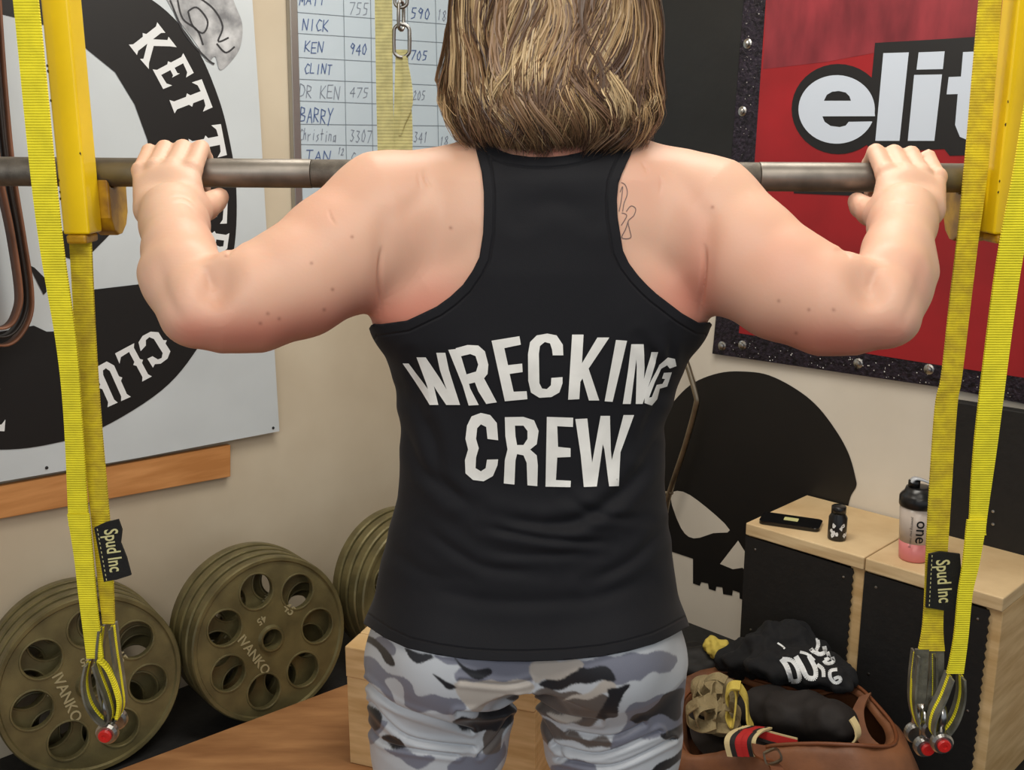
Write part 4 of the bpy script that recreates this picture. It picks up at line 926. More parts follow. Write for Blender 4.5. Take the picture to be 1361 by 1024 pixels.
disp = np.where(Nt[:, 1] < .4, disp, nz*.002); Vt = Vt+Nt*np.maximum(disp, -.003)[:, None]
m = bpy.data.materials.new('black_jersey'); m.use_nodes = True; nt = m.node_tree; b = nt.nodes['Principled BSDF']; L = nt.links.new
b.inputs['Base Color'].default_value = lin((19, 19, 24)); b.inputs['Roughness'].default_value = .75; b.inputs['Specular IOR Level'].default_value = .3; b.inputs['Sheen Weight'].default_value = .03; b.inputs['Sheen Roughness'].default_value = .5
a = nt.nodes.new('ShaderNodeAttribute'); a.attribute_name = 'edge'; cr = nt.nodes.new('ShaderNodeValToRGB'); L(a.outputs['Fac'], cr.inputs[0])
cr.color_ramp.elements[0].position = 0; cr.color_ramp.elements[0].color = (.9, .9, .9, 1); cr.color_ramp.elements[1].position = 1; cr.color_ramp.elements[1].color = (.8, .8, .8, 1)
for pos, v in ((.02, 1), (.36, 1), (.44, 0), (.52, .8)):
    e = cr.color_ramp.elements.new(pos); e.color = (v, v, v, 1)
bpn = nt.nodes.new('ShaderNodeBump'); bpn.inputs['Strength'].default_value = .8; bpn.inputs['Distance'].default_value = .002; L(cr.outputs[0], bpn.inputs['Height'])
n = nt.nodes.new('ShaderNodeTexNoise'); n.inputs['Scale'].default_value = 600; tc = nt.nodes.new('ShaderNodeTexCoord'); L(tc.outputs['Object'], n.inputs[0]); bq = nt.nodes.new('ShaderNodeBump'); bq.inputs['Strength'].default_value = .25; bq.inputs['Distance'].default_value = .0005
L(n.outputs[0], bq.inputs['Height']); L(bpn.outputs[0], bq.inputs['Normal']); L(bq.outputs[0], b.inputs['Normal'])
to = mesh('tank_top', Vt, Tt, m, per, smooth=True)
at = to.data.attributes.new('edge', 'FLOAT', 'POINT'); at.data.foreach_set('value', np.clip(gg/32, 0, 1).astype(np.float32))
so = to.modifiers.new('thick', 'SOLIDIFY'); so.thickness = .0022; so.offset = -1
bvh_s = BVHTree.FromPolygons([tuple(v) for v in Vt], Tt.tolist())
z3 = lambda l: [(470+x/2.835, 400+y/2.835) for x, y in l]
def rowsp(r): return z3([(a, y) for y, a, b_ in r]+[(b_, y) for y, a, b_ in r[::-1]])
LT = [rowsp([(235, 186, 208), (300, 230, 258), (345, 260, 290), (392, 288, 318)]), rowsp([(212, 238, 268), (260, 256, 284), (320, 278, 303), (392, 294, 320)]), rowsp([(212, 242, 272), (290, 285, 325), (340, 315, 355), (392, 350, 398)]), rowsp([(195, 312, 346), (260, 326, 360), (330, 350, 382), (392, 370, 402)]),
      'R',
      z3([(520, 150), (625, 133), (630, 165), (568, 178), (582, 242), (635, 236), (637, 268), (588, 275), (603, 342), (652, 340), (655, 370), (570, 378)]),
      z3([(790, 205), (788, 165), (765, 130), (730, 123), (690, 130), (665, 155), (657, 200), (658, 300), (668, 345), (700, 365), (745, 362), (775, 345), (787, 310), (787, 287), (745, 290), (743, 318), (728, 332), (710, 330), (700, 310), (698, 200), (702, 170), (720, 155), (740, 160), (748, 185), (750, 205)]),
      z3([(823, 127), (866, 127), (860, 235), (918, 138), (963, 138), (885, 255), (925, 375), (886, 375), (862, 292), (854, 305), (850, 370), (808, 372)]),
      z3([(988, 147), (1030, 150), (975, 380), (945, 378)]),
      rowsp([(163, 1046, 1072), (270, 1032, 1058), (388, 1013, 1043)]), rowsp([(163, 1062, 1092), (250, 1066, 1096), (388, 1062, 1086)]), rowsp([(192, 1122, 1148), (290, 1094, 1120), (388, 1064, 1088)]),
      z3([(1215, 245), (1210, 218), (1182, 213), (1152, 240), (1120, 300), (1095, 355), (1095, 385), (1122, 394), (1142, 370), (1152, 330), (1180, 322), (1198, 268), (1168, 270), (1160, 292), (1172, 294), (1162, 312), (1140, 316), (1122, 362), (1112, 364), (1134, 305), (1158, 255), (1180, 242), (1190, 254)]),
      z3([(545, 525), (540, 460), (515, 430), (480, 422), (445, 435), (428, 470), (422, 520), (432, 560), (420, 600), (422, 650), (450, 675), (490, 680), (525, 660), (542, 620), (545, 597), (503, 598), (498, 630), (480, 642), (460, 630), (462, 590), (472, 555), (462, 520), (466, 480), (480, 465), (500, 475), (505, 520)]),
      z3([(570, 438), (640, 437), (680, 450), (697, 490), (690, 540), (665, 560), (690, 582), (694, 620), (692, 698), (655, 695), (652, 610), (640, 582), (616, 577), (610, 600), (606, 692), (566, 688), (570, 600), (580, 560), (572, 510)]),
      z3([(728, 437), (827, 440), (826, 475), (767, 472), (770, 550), (817, 555), (817, 588), (767, 590), (762, 675), (818, 678), (817, 702), (723, 700)]),
      z3([(835, 445), (880, 443), (898, 610), (930, 433), (965, 433), (968, 560), (972, 600), (1016, 430), (1056, 430), (1005, 570), (998, 697), (962, 699), (944, 560), (938, 540), (916, 700), (867, 702), (855, 580)])]
LT[14+0] = [LT[14], z3([(608, 470), (640, 470), (655, 490), (655, 520), (640, 543), (616, 543), (610, 510)])]
LT[4] = None
Rw = [z3([(357, 184), (397, 180), (424, 270), (440, 330), (472, 392), (434, 394), (412, 320), (392, 270)]), z3([(385, 178), (430, 166), (470, 168), (495, 190), (508, 240), (505, 275), (485, 300), (425, 315), (415, 280), (462, 266), (470, 240), (460, 208), (440, 200), (394, 211)]), z3([(452, 292), (490, 288), (540, 382), (500, 388), (470, 340)])]
for let in (LT[0:4], Rw, [LT[5]], [LT[6]], [LT[7]], [LT[8]], LT[9:12], [LT[12]], [LT[13]], [LT[14]], [LT[15]], [LT[16]]):
    Vd, Fd = decal(let, bvh_s, .0016, 5); mesh('printed_letter', Vd, Fd, M['print'], to, smooth=True)

# ---- hair
LOC = [0]
hairV = []; hairF = []; hairC = []; nv = 0
top = HC.z+.125
# silhouette radius (back view, half width px) against py, and centre
prof_y = [-140, -110, -70, -30, 0, 40, 80, 115, 135, 160, 185, 205]; prof_w = [20, 72, 108, 124, 129, 133, 133, 136, 139, 141, 137, 128]
profz = [P(737, y, 1.325).z for y in prof_y][::-1]; profw = [w_*1.325/F for w_ in prof_w][::-1]
def hair_r(z): return np.interp(z, profz, profw)
ztop = P(737, -138, 1.325).z; cxh = P(736, 60, 1.325).x; cyh = 1.318
cols = [linc(c) for c in ((108, 80, 58), (138, 106, 76), (176, 144, 102), (80, 56, 42), (208, 180, 136), (124, 92, 64))]
hr = np.random.default_rng(11)
def strand(phi0, z_end, depth, off, col, wid, nseg=19, curl=1.0, tilt=0.0):
    global nv
    pts = np.zeros((nseg+1, 3)); zs0 = ztop-.004
    for i in range(nseg+1):
        t = i/nseg; z = zs0+(z_end-zs0)*(1-(1-t)**1.3)
        u = (zs0-z)/.30
        co = noise.noise(Vector((math.cos(phi0)*2.2+off[0], math.sin(phi0)*2.2, u*2.6+off[1])))
        lo = noise.noise(Vector((off[2], u*4.0, off[3])))
        phi = phi0+u*(co*.62+lo*.30)+off[4]*u
        r = float(hair_r(max(z, profz[0])))*(1-depth)
        r *= 1+.09*noise.noise(Vector((math.cos(phi0)*3+5, math.sin(phi0)*3, u*3.5+off[1])))*min(1, u*1.5)+.05*lo*u
        if t > .8: r *= 1-(t-.8)**1.2*1.0*curl
        sn = math.sin(phi); pts[i] = (cxh+r*math.cos(phi), cyh+r*(.95 if sn < 0 else .88)*sn, z)
    T = np.gradient(pts, axis=0); T /= np.linalg.norm(T, axis=1)[:, None]+1e-9
    up = pts-np.array([cxh, cyh, 0]); up[:, 2] = .02; up /= np.linalg.norm(up, axis=1)[:, None]+1e-9
    A = np.cross(T, up); A /= np.linalg.norm(A, axis=1)[:, None]+1e-9; A = A*math.cos(tilt)+up*math.sin(tilt)
    for i in range(nseg+1):
        t = i/nseg; ww = wid*(1-.85*max(0, t-.7)/.3)
        hairV.append(pts[i]-A[i]*ww); hairV.append(pts[i]+A[i]*ww)
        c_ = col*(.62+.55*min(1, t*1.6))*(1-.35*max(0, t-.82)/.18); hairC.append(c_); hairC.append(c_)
    for i in range(nseg): hairF.append((nv+i*2, nv+i*2+1, nv+i*2+3, nv+i*2+2))
    nv += 2*(nseg+1)
nl = 720
for li in range(nl):
    phi = hr.uniform(-math.pi, math.pi) if li % 3 == 0 else -math.pi/2+hr.normal(0, .9)
    face = math.sin(phi) > .5 and abs(math.cos(phi)) < .85
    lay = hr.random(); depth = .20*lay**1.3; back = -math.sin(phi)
    pyend = 186+hr.normal(0, 5)-(0 if back > -.2 else 25)-(hr.uniform(0, 60) if lay < .25 else 0)+8*abs(math.cos(phi))
    zend = P(737, pyend, 1.22 if back > .3 else 1.31).z
    if face: zend = HC.z+.055
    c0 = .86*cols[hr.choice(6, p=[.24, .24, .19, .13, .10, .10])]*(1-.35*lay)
    off = (hr.normal(0, .18), hr.normal(0, .18), hr.uniform(0, 90), hr.uniform(0, 90), hr.normal(0, .10)); cu = hr.uniform(.5, 1.7)
    for k in range(26):
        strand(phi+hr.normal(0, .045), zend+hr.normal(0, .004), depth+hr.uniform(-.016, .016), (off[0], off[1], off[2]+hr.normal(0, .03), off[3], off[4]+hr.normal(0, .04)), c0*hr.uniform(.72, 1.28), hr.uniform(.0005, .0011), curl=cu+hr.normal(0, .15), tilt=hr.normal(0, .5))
hm = bpy.data.materials.new('brown_blonde_hair'); hm.use_nodes = True; nt = hm.node_tree; b = nt.nodes['Principled BSDF']; a = nt.nodes.new('ShaderNodeAttribute'); a.attribute_name = 'Col'
nt.links.new(a.outputs['Color'], b.inputs['Base Color']); b.inputs['Roughness'].default_value = .42; b.inputs['Specular IOR Level'].default_value = .6
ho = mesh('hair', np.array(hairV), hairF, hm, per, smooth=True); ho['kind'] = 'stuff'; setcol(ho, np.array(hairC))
# dense underlayer of hair on the skull so that no scalp shows
fh = Field((cxh-.16, cyh-.16, P(737, 185, 1.3).z), (cxh+.16, cyh+.16, ztop+.03), .006)
zz = np.linspace(P(737, 172, 1.325).z, ztop-.006, 30); rr = hair_r(zz)*.80
fh.loft(zz, np.full(30, cxh), np.full(30, cyh-.004), rr, rr*.90, n=2, k=.005); fh.ell(HC+Vector((0, .13, -.035)), (.085, .075, .115), .02, sub=True)
v_, q_ = fh.mesh(); v_ = relax(v_, q_, 2); mesh('under_hair', v_, q_, mat('dark_under_hair', (66, 46, 32), .8, var=(70, .4, (4, 4, .6)), bump=(120, .8, .004)), ho, smooth=True)

# ================================================================== BARBELL
bar = thing('barbell', 'grey steel barbell held at shoulder height in both hands', 'barbell', tuple(bar_at(0)))
RB = .0195
def seg(x0, x1, r, name, m): g = G(); g.tube([bar_at(x0), bar_at(x1)], r, 32); o = g.done(name, m, bar, smooth=False); bevel(o, .0008); [setattr(p, 'use_smooth', True) for p in o.data.polygons if len(p.vertices) == 4]; return o
xs = [P(p_, 232, BY).x for p_ in (-330, 122, 415, 1008, 1304)]
seg(xs[0], xs[1], RB, 'knurled_grip', M['steel_k']); seg(xs[1]+.0003, xs[2], RB*.99, 'smooth_shaft', M['steel']); seg(xs[2]+.0003, xs[3], RB*.97, 'knurled_grip', M['steel_k']); seg(xs[3]+.0003, xs[4], RB, 'smooth_shaft', M['steel'])

# ================================================================== MONOLIFT ARMS
def hook(side, cx0, cx1, label, frontpx):
    t = thing('rack_arm', label, 'rack arm', tuple(P(frontpx[2], 312, 1.385)), 'yellow rack arms holding the barbell')
    (ta, tb, ba, bb_) = frontpx
    zb = P(ba, 312, 1.385).z; xa = P(ba, 312, 1.385).x; xb = P(bb_, 312, 1.385).x; g = G()
    g.box((xa, 1.385, zb), (xb, 1.430, 2.3)); bevel(g.done('square_tube', M['yel'], t), .003, 3)
    g = G(); g.box((xa+.004, 1.382, zb-.012), (xb-.004, 1.425, zb-.0005)); bevel(g.done('end_lip', M['yel_w'], t), .003)
    # hook profile in the y-z plane
    x0 = P(cx0, 290, 1.44).x; x1 = P(cx1, 290, 1.44).x; bz = bar_at((x0+x1)/2).z; by = BY; r1 = RB+.001
    pr = [(1.4312, bz-.008), (1.4312, bz-.06), (by-.010, bz-.078), (by+.005, bz-.085), (by+.022, bz-.084), (by+.038, bz-.074), (by+.048, bz-.055), (by+.050, bz-.012), (by+.042, bz-.004)]
    pr += [(by+.028, bz-.012)]
    inner = [(by+r1*math.cos(math.radians(a_)), bz+r1*math.sin(math.radians(a_))) for a_ in range(-25, -146, -15)]
    inner = [(y_, z_) for y_, z_ in inner if y_ > 1.434]
    pr += inner
    g = G(); g.poly([pr], lambda y_, z_: Vector((x0, y_, z_)), (x1-x0, 0, 0)); bevel(g.done('bar_hook', M['yel_w'], t), .003, 3)
    rs = random.Random(cx0)
    for i in range(7):
        z = zb+rs.uniform(.0, .22); x = rs.choice([xa+.001, xb-.002])+rs.uniform(-.001, .001)*0; g = G()
        pts = [(x+rs.uniform(.0006, .0018)*math.cos(k*1.05), z+rs.uniform(.0008, .003)*math.sin(k*1.05)) for k in range(6)]
        g.poly(pts, lambda a_, b_: Vector((a_, 1.3846, b_))); g.done('paint_chip', M['chip'], t, fix=False)
    return t
hook(-1, 124, 151, 'yellow square steel rack arm with bar hook on the left', (57, 97, 84, 119))
hook(1, 1276, 1318, 'yellow square steel rack arm with bar hook on the right', (1348, 1385, 1320, 1356))

# ================================================================== SPOTTER STRAPS
t = thing('spotter_strap', 'bright yellow webbing strap with black tag hanging on the left', 'strap', tuple(P(120, 880, 1.33)), 'yellow spotter straps')
g = G(); rib(g, [(5, 38, -80, 1.33), (17, 50, 0, 1.33), (38, 71, 212, 1.33), (53, 84, 332, 1.335), (74, 101, 456, 1.34), (84, 108, 550, 1.345), (90, 116, 675, 1.352), (91, 119, 700, 1.353)]); g.done('webbing_strand', M['web'], t)
g = G(); rib(g, [(89, 118, 684, 1.346), (98, 123, 740, 1.346), (105, 128, 800, 1.346), (115, 137, 876, 1.346)]); g.done('webbing_strand', M['web'], t)
g = G(); rib(g, [(90, 119, 300, 1.40), (92, 121, 327, 1.40), (100, 127, 456, 1.39), (109, 135, 573, 1.375), (121, 145, 690, 1.365), (130, 150, 775, 1.36), (136, 152, 830, 1.36)]); g.done('webbing_strand', M['web2'], t)
def loopband(parent, pts, m, wd=.012, th=.0035, name='end_loop'):
    g = G(); band(g, [P(*q) for q in crom(pts, 5)], wd, th, (0, 1, 0)); return g.done(name, m, parent, smooth=False)
def edgeloop(parent, pts):     # sewn sheath with yellow edges
    loopband(parent, pts, M['sheath'], .030, .003); loopband(parent, pts, M['web'], .006, .0045, 'loop_edging')
edgeloop(t, [(118, 880, 1.345), (114, 905, 1.345), (119, 932, 1.345), (132, 952, 1.345), (143, 958, 1.345), (149, 948, 1.345), (144, 925, 1.345), (134, 898, 1.345), (128, 880, 1.345)])
edgeloop(t, [(136, 834, 1.358), (133, 870, 1.358), (136, 915, 1.36), (150, 955, 1.36), (163, 940, 1.36), (160, 905, 1.36), (154, 865, 1.358), (150, 832, 1.358)])
loopband(t, [(131, 876, 1.34), (145, 892, 1.34), (158, 930, 1.34), (156, 955, 1.34)], M['web'], .010, .004, 'loop_edging')
def tagon(parent, poly, Y, txt_c, ang, size, lines):
    g = G(); g.poly(poly, lambda x, y: P(x, y, Y), (0, .0035, 0)); tg = g.done('brand_tag', M['tag'], parent)
    V, Fc = text_mesh(lines, bold=.018); a = math.radians(ang); out = []
    for v in V:
        x = v.x*size*.88; y = -v.y*size*1.35; out.append(P(txt_c[0]+x*math.cos(a)-y*math.sin(a), txt_c[1]+x*math.sin(a)+y*math.cos(a), Y-.0006))
    mesh('tag_lettering', out, Fc, M['tagtx'], tg)['kind'] = 'stuff'
    g = G(); x0, y0 = poly[0]; x1, y1 = poly[-1]
    for i in range(12):
        s0_ = (i+.2)/12; s1_ = (i+.7)/12; ax_, ay_ = x0+(x1-x0)*s0_+4, y0+(y1-y0)*s0_; bx_, by_ = x0+(x1-x0)*s1_+4, y0+(y1-y0)*s1_
        g.add([P(ax_-.5, ay_, Y-.0006), P(ax_+.5, ay_, Y-.0006), P(bx_+.5, by_, Y-.0006), P(bx_-.5, by_, Y-.0006)], [(0, 1, 2, 3)])
    g.done('tag_stitching', M['tagtx'], tg, fix=False)['kind'] = 'stuff'
tagon(t, [(125, 702), (140, 695), (157, 691), (162, 705), (160, 722), (168, 742), (174, 765), (155, 771), (138, 774)], 1.335, (150, 732), 82, 19, 'Spud Inc')
def shackle(px, py, Y, label, red_side):
    c = P(px, py, Y); s_ = thing('bow_shackle', label, 'shackle', tuple(c), 'steel shackles on the strap ends')
    g = G(); pts = []
    for a_ in range(-40, 221, 20): pts.append(c+Vector((0, .015*math.cos(math.radians(a_))+.012, .020+.014*math.sin(math.radians(a_))+.004)))
    pts = [c+Vector((0, .026, -.002))]+pts+[c+Vector((0, -.002, -.002))]
    g.tube([c+(p_-c)*1.25 for p_ in pts], .0062, 10); g.done('shackle_bow', M['chrome'], s_, smooth=True)
    g = G(); g.lathe([(.004, -.005), (.013, -.004), (.0158, .001), (.0158, .008), (.013, .012)], c+Vector((0, -.003, -.004)), (0, -1, 0), 24); g.done('shackle_ear', M['chrome'], s_, smooth=False)
    g = G(); g.lathe([(.004, -.005), (.013, -.004), (.0158, .001), (.0158, .008), (.013, .012)], c+Vector((0, .033, -.004)), (0, -1, 0), 24); g.done('shackle_ear', M['chrome'], s_)
    g = G(); g.lathe([(.0095, 0), (.0095, .003), (.008, .0045), (.0035, .0045), (.003, .003)], c+Vector((red_side, -.0155, -.004)), (0, -1, 0), 20); g.done('pin_end', M['redpin'], s_)
    return s_
shackle(145, 967, 1.345, 'galvanised bow shackle with red pin end hanging from the left strap', 0)
t = thing('spotter_strap', 'worn yellow webbing strap with black tag, inner of the two right straps', 'strap', tuple(P(1240, 870, 1.40)), 'yellow spotter straps')
g = G(); rib(g, [(1312, 1342, -80, 1.41), (1302, 1332, 0, 1.41), (1283, 1314, 217, 1.41), (1272, 1300, 325, 1.41), (1263, 1291, 400, 1.41), (1252, 1279, 500, 1.40), (1243, 1272, 547, 1.40), (1233, 1262, 700, 1.39), (1228, 1254, 820, 1.385), (1221, 1256, 866, 1.38)]); g.done('webbing_strand', M['web2'], t)
edgeloop(t, [(1217, 868, 1.385), (1213, 905, 1.385), (1213, 940, 1.385), (1222, 965, 1.385), (1236, 950, 1.385), (1240, 920, 1.385), (1240, 868, 1.385)])
g = G(); rib(g, [(1217, 1235, 864, 1.38), (1213, 1233, 900, 1.38), (1214, 1230, 936, 1.38)]); g.done('loop_sheath', M['sheath'], t)
g = G(); rib(g, [(1238, 1255, 864, 1.383), (1236, 1254, 900, 1.383), (1228, 1246, 945, 1.383)]); g.done('loop_sheath', M['sheath'], t)
tagon(t, [(1235, 737), (1250, 734), (1276, 737), (1278, 760), (1272, 812), (1255, 812), (1231, 808)], 1.375, (1254, 773), 86, 19, 'Spud Inc')
t = thing('spotter_strap', 'bright yellow webbing strap, outer of the two right straps', 'strap', tuple(P(1270, 890, 1.35)), 'yellow spotter straps')
g = G(); rib(g, [(1388, 1424, -80, 1.33), (1374, 1410, 60, 1.33), (1349, 1385, 220, 1.33), (1332, 1366, 310, 1.335), (1318, 1351, 400, 1.34), (1296, 1327, 584, 1.345), (1289, 1312, 690, 1.352), (1288, 1311, 712, 1.353)]); g.done('webbing_strand', M['web'], t)
g = G(); rib(g, [(1286, 1312, 692, 1.346), (1280, 1302, 750, 1.346), (1274, 1293, 790, 1.346), (1268, 1287, 850, 1.346), (1259, 1281, 896, 1.346)]); g.done('webbing_strand', M['web'], t)
edgeloop(t, [(1262, 898, 1.347), (1252, 925, 1.347), (1240, 950, 1.347), (1238, 972, 1.347), (1252, 975, 1.347), (1268, 955, 1.347), (1277, 925, 1.347), (1277, 898, 1.347)])
shackle(1226, 985, 1.385, 'galvanised bow shackle behind the other one on the right', .002)
shackle(1249, 980, 1.343, 'galvanised bow shackle with bright red pin end, front one on the right', 0)

# pale straps hanging in the background with chain
t = thing('hanging_strap', 'pale yellow webbing strap hanging in front of the whiteboard', 'strap', tuple(P(510, 330, 1.75)), 'pale straps in front of the whiteboard')
g = G(); rib(g, [(497, 521, -80, 1.75), (498, 521, 0, 1.75), (500, 522, 120, 1.75), (502, 524, 210, 1.75), (504, 526, 330, 1.75)]); g.done('webbing_strand', M['webpale'], t)
t = thing('hanging_strap', 'pale yellow twisted strap hanging from the chain by the head', 'strap', tuple(P(535, 330, 1.75)), 'pale straps in front of the whiteboard')
g = G(); rib(g, [(526, 541, 66, 1.752), (525, 543, 95, 1.752), (524, 546, 130, 1.752), (523, 548, 170, 1.752), (524, 548, 210, 1.752), (526, 548, 330, 1.752)]); g.done('webbing_strand', M['webpale'], t)
g = G(); rib(g, [(535, 540, 74, 1.747), (536, 547, 110, 1.745), (533, 548, 140, 1.745), (531, 538, 165, 1.747), (530, 533, 180, 1.749)]); g.done('webbing_fold', M['webpale'], t)
ch = thing('steel_chain', 'steel chain with quick link above the pale twisted strap', 'chain', tuple(P(534, 72, 1.75)))
def link(cx, y0, y1, wd, r, side, name='chain_link'):
    pts = []; 
    for i in range(24):
        a_ = 2*math.pi*i/24; yy = (y0+y1)/2+((y1-y0)/2-wd/2)*(1 if math.sin(a_) > 0 else -1)*(1 if abs(math.sin(a_)) > .01 else 0)+wd/2*math.sin(a_)
        base_ = P(cx, yy, 1.75); off_ = wd/2*math.cos(a_)*1.75/F
        pts.append(base_+(Vector((off_, 0, 0)) if side else Vector((off_*.35, off_, 0))))
    G().tube(pts, r, 8, closed=True).done(name, M['chain'], ch, smooth=True)
link(534, 32, 76, 20, .0030, True, 'quick_link'); link(533, 2, 40, 14, .0028, False); link(533, -28, 10, 16, .0028, True); link(533, -60, -22, 14, .0028, False)

# ================================================================== DUFFEL BAG and contents
bagrim = [(922, 915, 2.36), (945, 898, 2.38), (975, 895, 2.38), (1006, 906, 2.33), (1076, 920, 2.25), (1120, 912, 2.20), (1140, 914, 2.18), (1165, 938, 2.11), (1188, 968, 2.03), (1186, 992, 1.95), (1140, 992, 1.93), (1085, 990, 1.96), (1032, 992, 2.0), (1006, 997, 2.02), (960, 1002, 2.07), (925, 1012, 2.1), (906, 985, 2.18), (905, 940, 2.3)]
rim = [P(*q) for q in bagrim]; rim3 = [Vector(q) for q in crom([tuple(v) for v in rim], 5, True)]
cen = sum(rim3, Vector())/len(rim3); bag = thing('duffel_bag', 'open tan leather duffel bag on the floor full of lifting gear', 'bag', (cen.x, cen.y, .001))
def ringat(sc_out, z, mix=0):
    out = []
    for i, v in enumerate(rim3):
        d = Vector((v.x-cen.x, v.y-cen.y, 0)); w_ = cen+d*sc_out; wn = 1+.03*math.sin(i*.9); out.append(Vector((w_.x*1, w_.y, 0))+Vector((0, 0, z if z is not None else v.z))); 
        if mix: out[-1].z = v.z*mix+z*(1-mix) if z is not None else v.z
    return out
rings = [ringat(.92, None), ringat(1.0, None), ringat(1.10, .17, .7), ringat(1.22, .12, .3), ringat(1.26, .06), ringat(1.15, .008)]
for v in rings[0]: v.z -= .012
g = G(); n = len(rim3); V = [v for r_ in rings for v in r_]; Fc = [(k*n+i, k*n+(i+1) % n, (k+1)*n+(i+1) % n, (k+1)*n+i) for k in range(len(rings)-1) for i in range(n)]+[tuple((len(rings)-1)*n+i for i in range(n))]
Fc_ = Fc; V = [v+Vector((0, 0, .006*noise.noise(v*25))) for v in V]
for v in V: v.z = max(v.z, .005)
g.add(V, Fc); bo_ = g.done('bag_body', M['leather'], bag, smooth=True); sd = bo_.modifiers.new('s', 'SOLIDIFY'); sd.thickness = .004; sd.offset = -1
ins = ringat(.90, .11); g = G(); g.add(ins, [tuple(range(n))]); g.done('bag_lining', M['bagin'], bag)
g = G(); g.tube([v+Vector((0, 0, .002)) for v in rim3], .0042, 8, closed=True); g.done('rim_piping', M['leather_d'], bag, smooth=True)
def lump(name, m, prims, h, nz_, parent=None, label=None, cat=None, group=None, seedo=0, k=.02):
    lo = np.min([np.array(p[0])-max(p[1]) for p in prims], 0)-.03; hi = np.max([np.array(p[0])+max(p[1]) for p in prims], 0)+.03
    f = Field(lo, hi, h, .06)
    for c, r in prims: f.ell(c, r, k)
    V, Q = f.mesh(); V = relax(V, Q, 1); N = vnorm(V, Q)
    d = np.array([noise.noise(Vector(v)*nz_[0]+Vector((seedo, 0, 0)))*nz_[1]+noise.noise(Vector(v)*nz_[0]*2.3)*nz_[1]*.4 for v in V]); V = V+N*d[:, None]
    o = mesh(name, V, Q, m, parent, smooth=True)
    if label: meta(o, label, cat, group)
    return V, Q, o
# flap and buckle straps of the bag front
g = G(); band(g, [P(*q) for q in crom([(1008, 990, 1.985), (1012, 1006, 1.97), (1030, 1018, 1.95), (1036, 1040, 1.93)], 5)], .028, .005, (1, 0, -.2)); g.done('bag_strap', M['leather_d'], bag)
g = G(); band(g, [P(*q) for q in crom([(1015, 1002, 1.955), (1032, 996, 1.955), (1038, 1010, 1.95), (1020, 1016, 1.95), (1015, 1002, 1.955)], 5)], .006, .004, (0, 1, 0)); g.done('strap_buckle', M['hyd'], bag)
g = G(); band(g, [P(*q) for q in crom([(1150, 925, 2.13), (1140, 950, 2.08), (1150, 985, 2.0), (1185, 1010, 1.93)], 5)], .03, .006, (1, .2, .3)); g.done('bag_strap', M['leather'], bag)
# black cotton shirt on the bag's back rim
c1 = P(1050, 882, 2.28); c2 = P(1010, 875, 2.36); c3 = P(1095, 893, 2.22); c4 = P(985, 885, 2.4); c5 = P(1060, 858, 2.33)
tv, tq, tso = lump('folded_shirt', M['cloth_k'], [(c1, (.10, .06, .04)), (c2, (.07, .06, .045)), (c3, (.055, .05, .035)), (c4, (.06, .05, .04)), (c5, (.06, .05, .04)), (P(1115, 905, 2.17), (.035, .04, .02)), (P(1030, 850, 2.36), (.05, .04, .03))], .005, (22, .022), label='crumpled black shirt with white lettering lying on the back of the bag', cat='shirt', k=.04)
bv = BVHTree.FromPolygons([tuple(v) for v in tv], tq.tolist())
z9 = lambda l: [(900+x/4.537, 820+y/4.537) for x, y in l]
def stw(pts, w_): return strokepoly(crom(z9(pts), 5), w_)
L9 = []
L9 += stw([(630, 255), (665, 310), (690, 390)], 7)+stw([(635, 258), (690, 265), (725, 310), (740, 375), (715, 390), (690, 388)], 6)
L9 += stw([(715, 240), (750, 300), (785, 365), (830, 370), (835, 320), (795, 235)], 6.5)+stw([(845, 290), (880, 320), (885, 365)], 5)+stw([(740, 215), (790, 230), (830, 265)], 3.5)
L9 += stw([(845, 130), (850, 175), (830, 215), (805, 195)], 5)+stw([(885, 180), (890, 215), (860, 228), (835, 215)], 5.5)+stw([(905, 215), (915, 250), (890, 262)], 5)+stw([(935, 245), (940, 275), (905, 285), (885, 265)], 5)
L9 += stw([(965, 320), (925, 330), (925, 370), (955, 400), (985, 385), (975, 365), (945, 375)], 4.5)+stw([(605, 160), (630, 175), (650, 195)], 2.5)
vd, fd = decal(L9, bv, .002, 6)
if fd: mesh('shirt_lettering', vd, fd, M['white_p'], tso)['kind'] = 'stuff'
lump('yellow_cloth', M['yelc'], [(P(950, 862, 2.47), (.028, .03, .03)), (P(964, 872, 2.45), (.018, .02, .03))], .005, (40, .014), label='small yellow cloth lying left of the crumpled black shirt', cat='cloth')
lump('black_bag', M['rubber'], [(P(932, 885, 2.48), (.09, .05, .05)), (P(905, 880, 2.55), (.09, .05, .05))], .01, (12, .02), label='dark cloth bundle on the floor behind the leather bag', cat='bundle')
lump('knee_sleeve', M['sleeve'], [(P(1020, 945, 2.2), (.075, .06, .055)), (P(1070, 955, 2.13), (.09, .06, .055)), (P(1110, 965, 2.06), (.055, .05, .045))], .006, (14, .012), label='thick black knee sleeve filling the middle of the bag', cat='knee sleeve', k=.05)
g = G(); band(g, [P(*q) for q in crom([(1132, 955, 2.0), (1139, 968, 1.98), (1140, 980, 1.97), (1132, 990, 1.97)], 5)], .02, .004, (1, 1, 0)); meta(g.done('cream_strap', M['crw']), 'cream strap end curling at the right end of the black knee sleeve', 'strap')
lump('khaki_wrap', M['beige'], [(P(945, 930, 2.26), (.045, .05, .045)), (P(960, 955, 2.18), (.04, .045, .04)), (P(935, 918, 2.3), (.03, .04, .03)), (P(968, 922, 2.24), (.03, .03, .035))], .004, (25, .008), label='crumpled khaki wrist wrap inside the bag on the left', cat='wrap')
rs = random.Random(21); kw = [o for o in bpy.data.objects if o.name.startswith('khaki_wrap')][0]
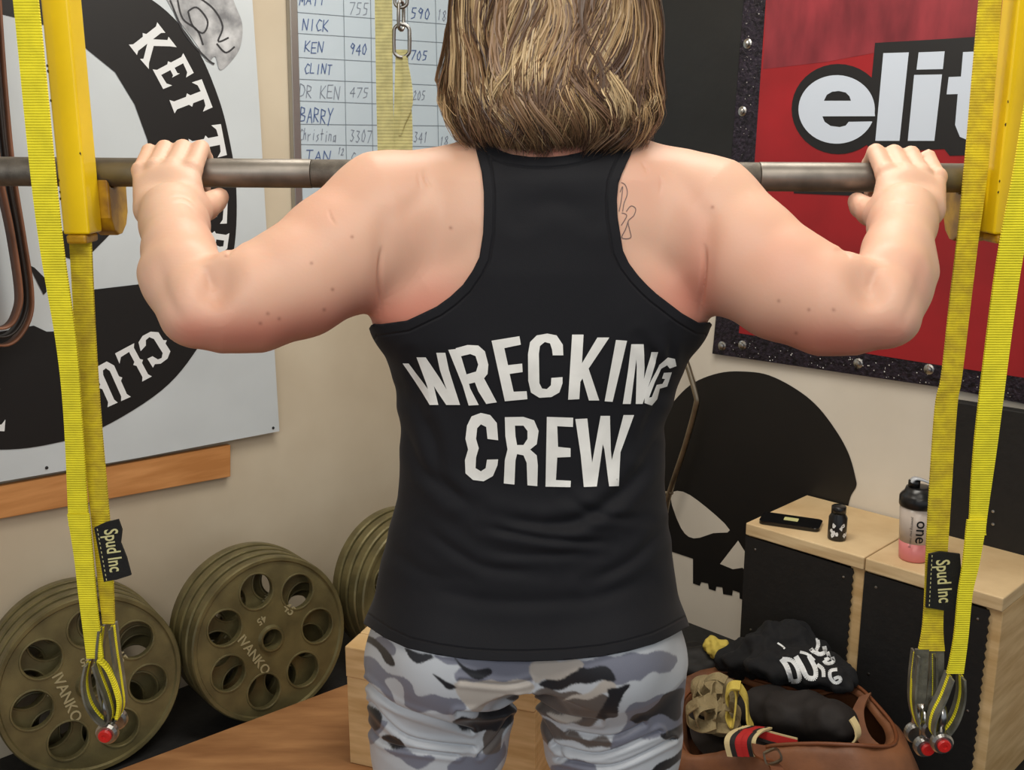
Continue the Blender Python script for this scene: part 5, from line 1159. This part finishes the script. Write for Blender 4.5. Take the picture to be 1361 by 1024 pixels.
for i in range(9):
    cx_, cy_ = 938+rs.uniform(-8, 26), 925+rs.uniform(-14, 34); a0 = rs.uniform(0, 6.28); rr_ = rs.uniform(12, 24)
    c = crom([(cx_+rr_*math.cos(a0+k*.9), cy_+rr_*.75*math.sin(a0+k*.9), 2.215-(cy_-910)*.0022+.02*math.sin(k*1.7+i)) for k in range(5)], 5)
    g = G(); band(g, [P(*q) for q in c], rs.uniform(.022, .034), .003, (rs.uniform(-.6, .6), .9, rs.uniform(.2, .9))); g.done('wrap_fold', M['beige'], kw, smooth=False)
g = G()
for l in ([(968, 935, 2.13), (966, 918, 2.13), (975, 912, 2.13), (979, 925, 2.12), (974, 962, 2.1), (966, 950, 2.12), (968, 935, 2.13)], [(984, 915, 2.12), (992, 930, 2.11), (994, 955, 2.09), (1000, 972, 2.08), (985, 972, 2.07)], [(966, 922, 2.12), (972, 912, 2.12), (984, 912, 2.12)]):
    band(g, [P(*q) for q in crom(l, 6)], .03, .004, (.3, 1, .2))
meta(g.done('lifting_strap', M['yelc']), 'yellow lifting strap looped beside the khaki wrap in the bag', 'strap')
rw = thing('knee_wrap', 'red and cream striped knee wrap rolled in the front of the bag', 'wrap', tuple(P(1000, 985, 2.02)))
arc = [(970, 1003), (966, 985), (972, 974), (990, 969), (1004, 970)]
for k, (off, m_) in enumerate(((0, 'crw'), (7, 'sleeve'), (14, 'redw'), (22, 'redw'), (29, 'sleeve'), (35, 'crw'))):
    c = crom([(970+off*.98, 1006, 1.99), (966+off, 986, 2.0), (974+off, 974, 2.02), (995+off*.8, 966+off*.06, 2.05)], 6)
    g = G(); band(g, [P(*q) for q in c], .0145 if m_ == 'redw' else .011, .004, (1, -.2, 0)); g.done('wrap_stripe', M[m_], rw)
for k, (dy, m_, w_) in enumerate(((0, 'crw', .008), (6, 'redw', .018), (13, 'sleeve', .006))):
    c = crom([(1004, 968+dy, 2.06-.002*dy), (1025, 975+dy, 2.04-.002*dy), (1060, 984+dy, 2.01-.002*dy)], 5); g = G(); band(g, [P(*q) for q in c], w_, .004, (0, .4, 1)); g.done('wrap_stripe', M[m_], rw)
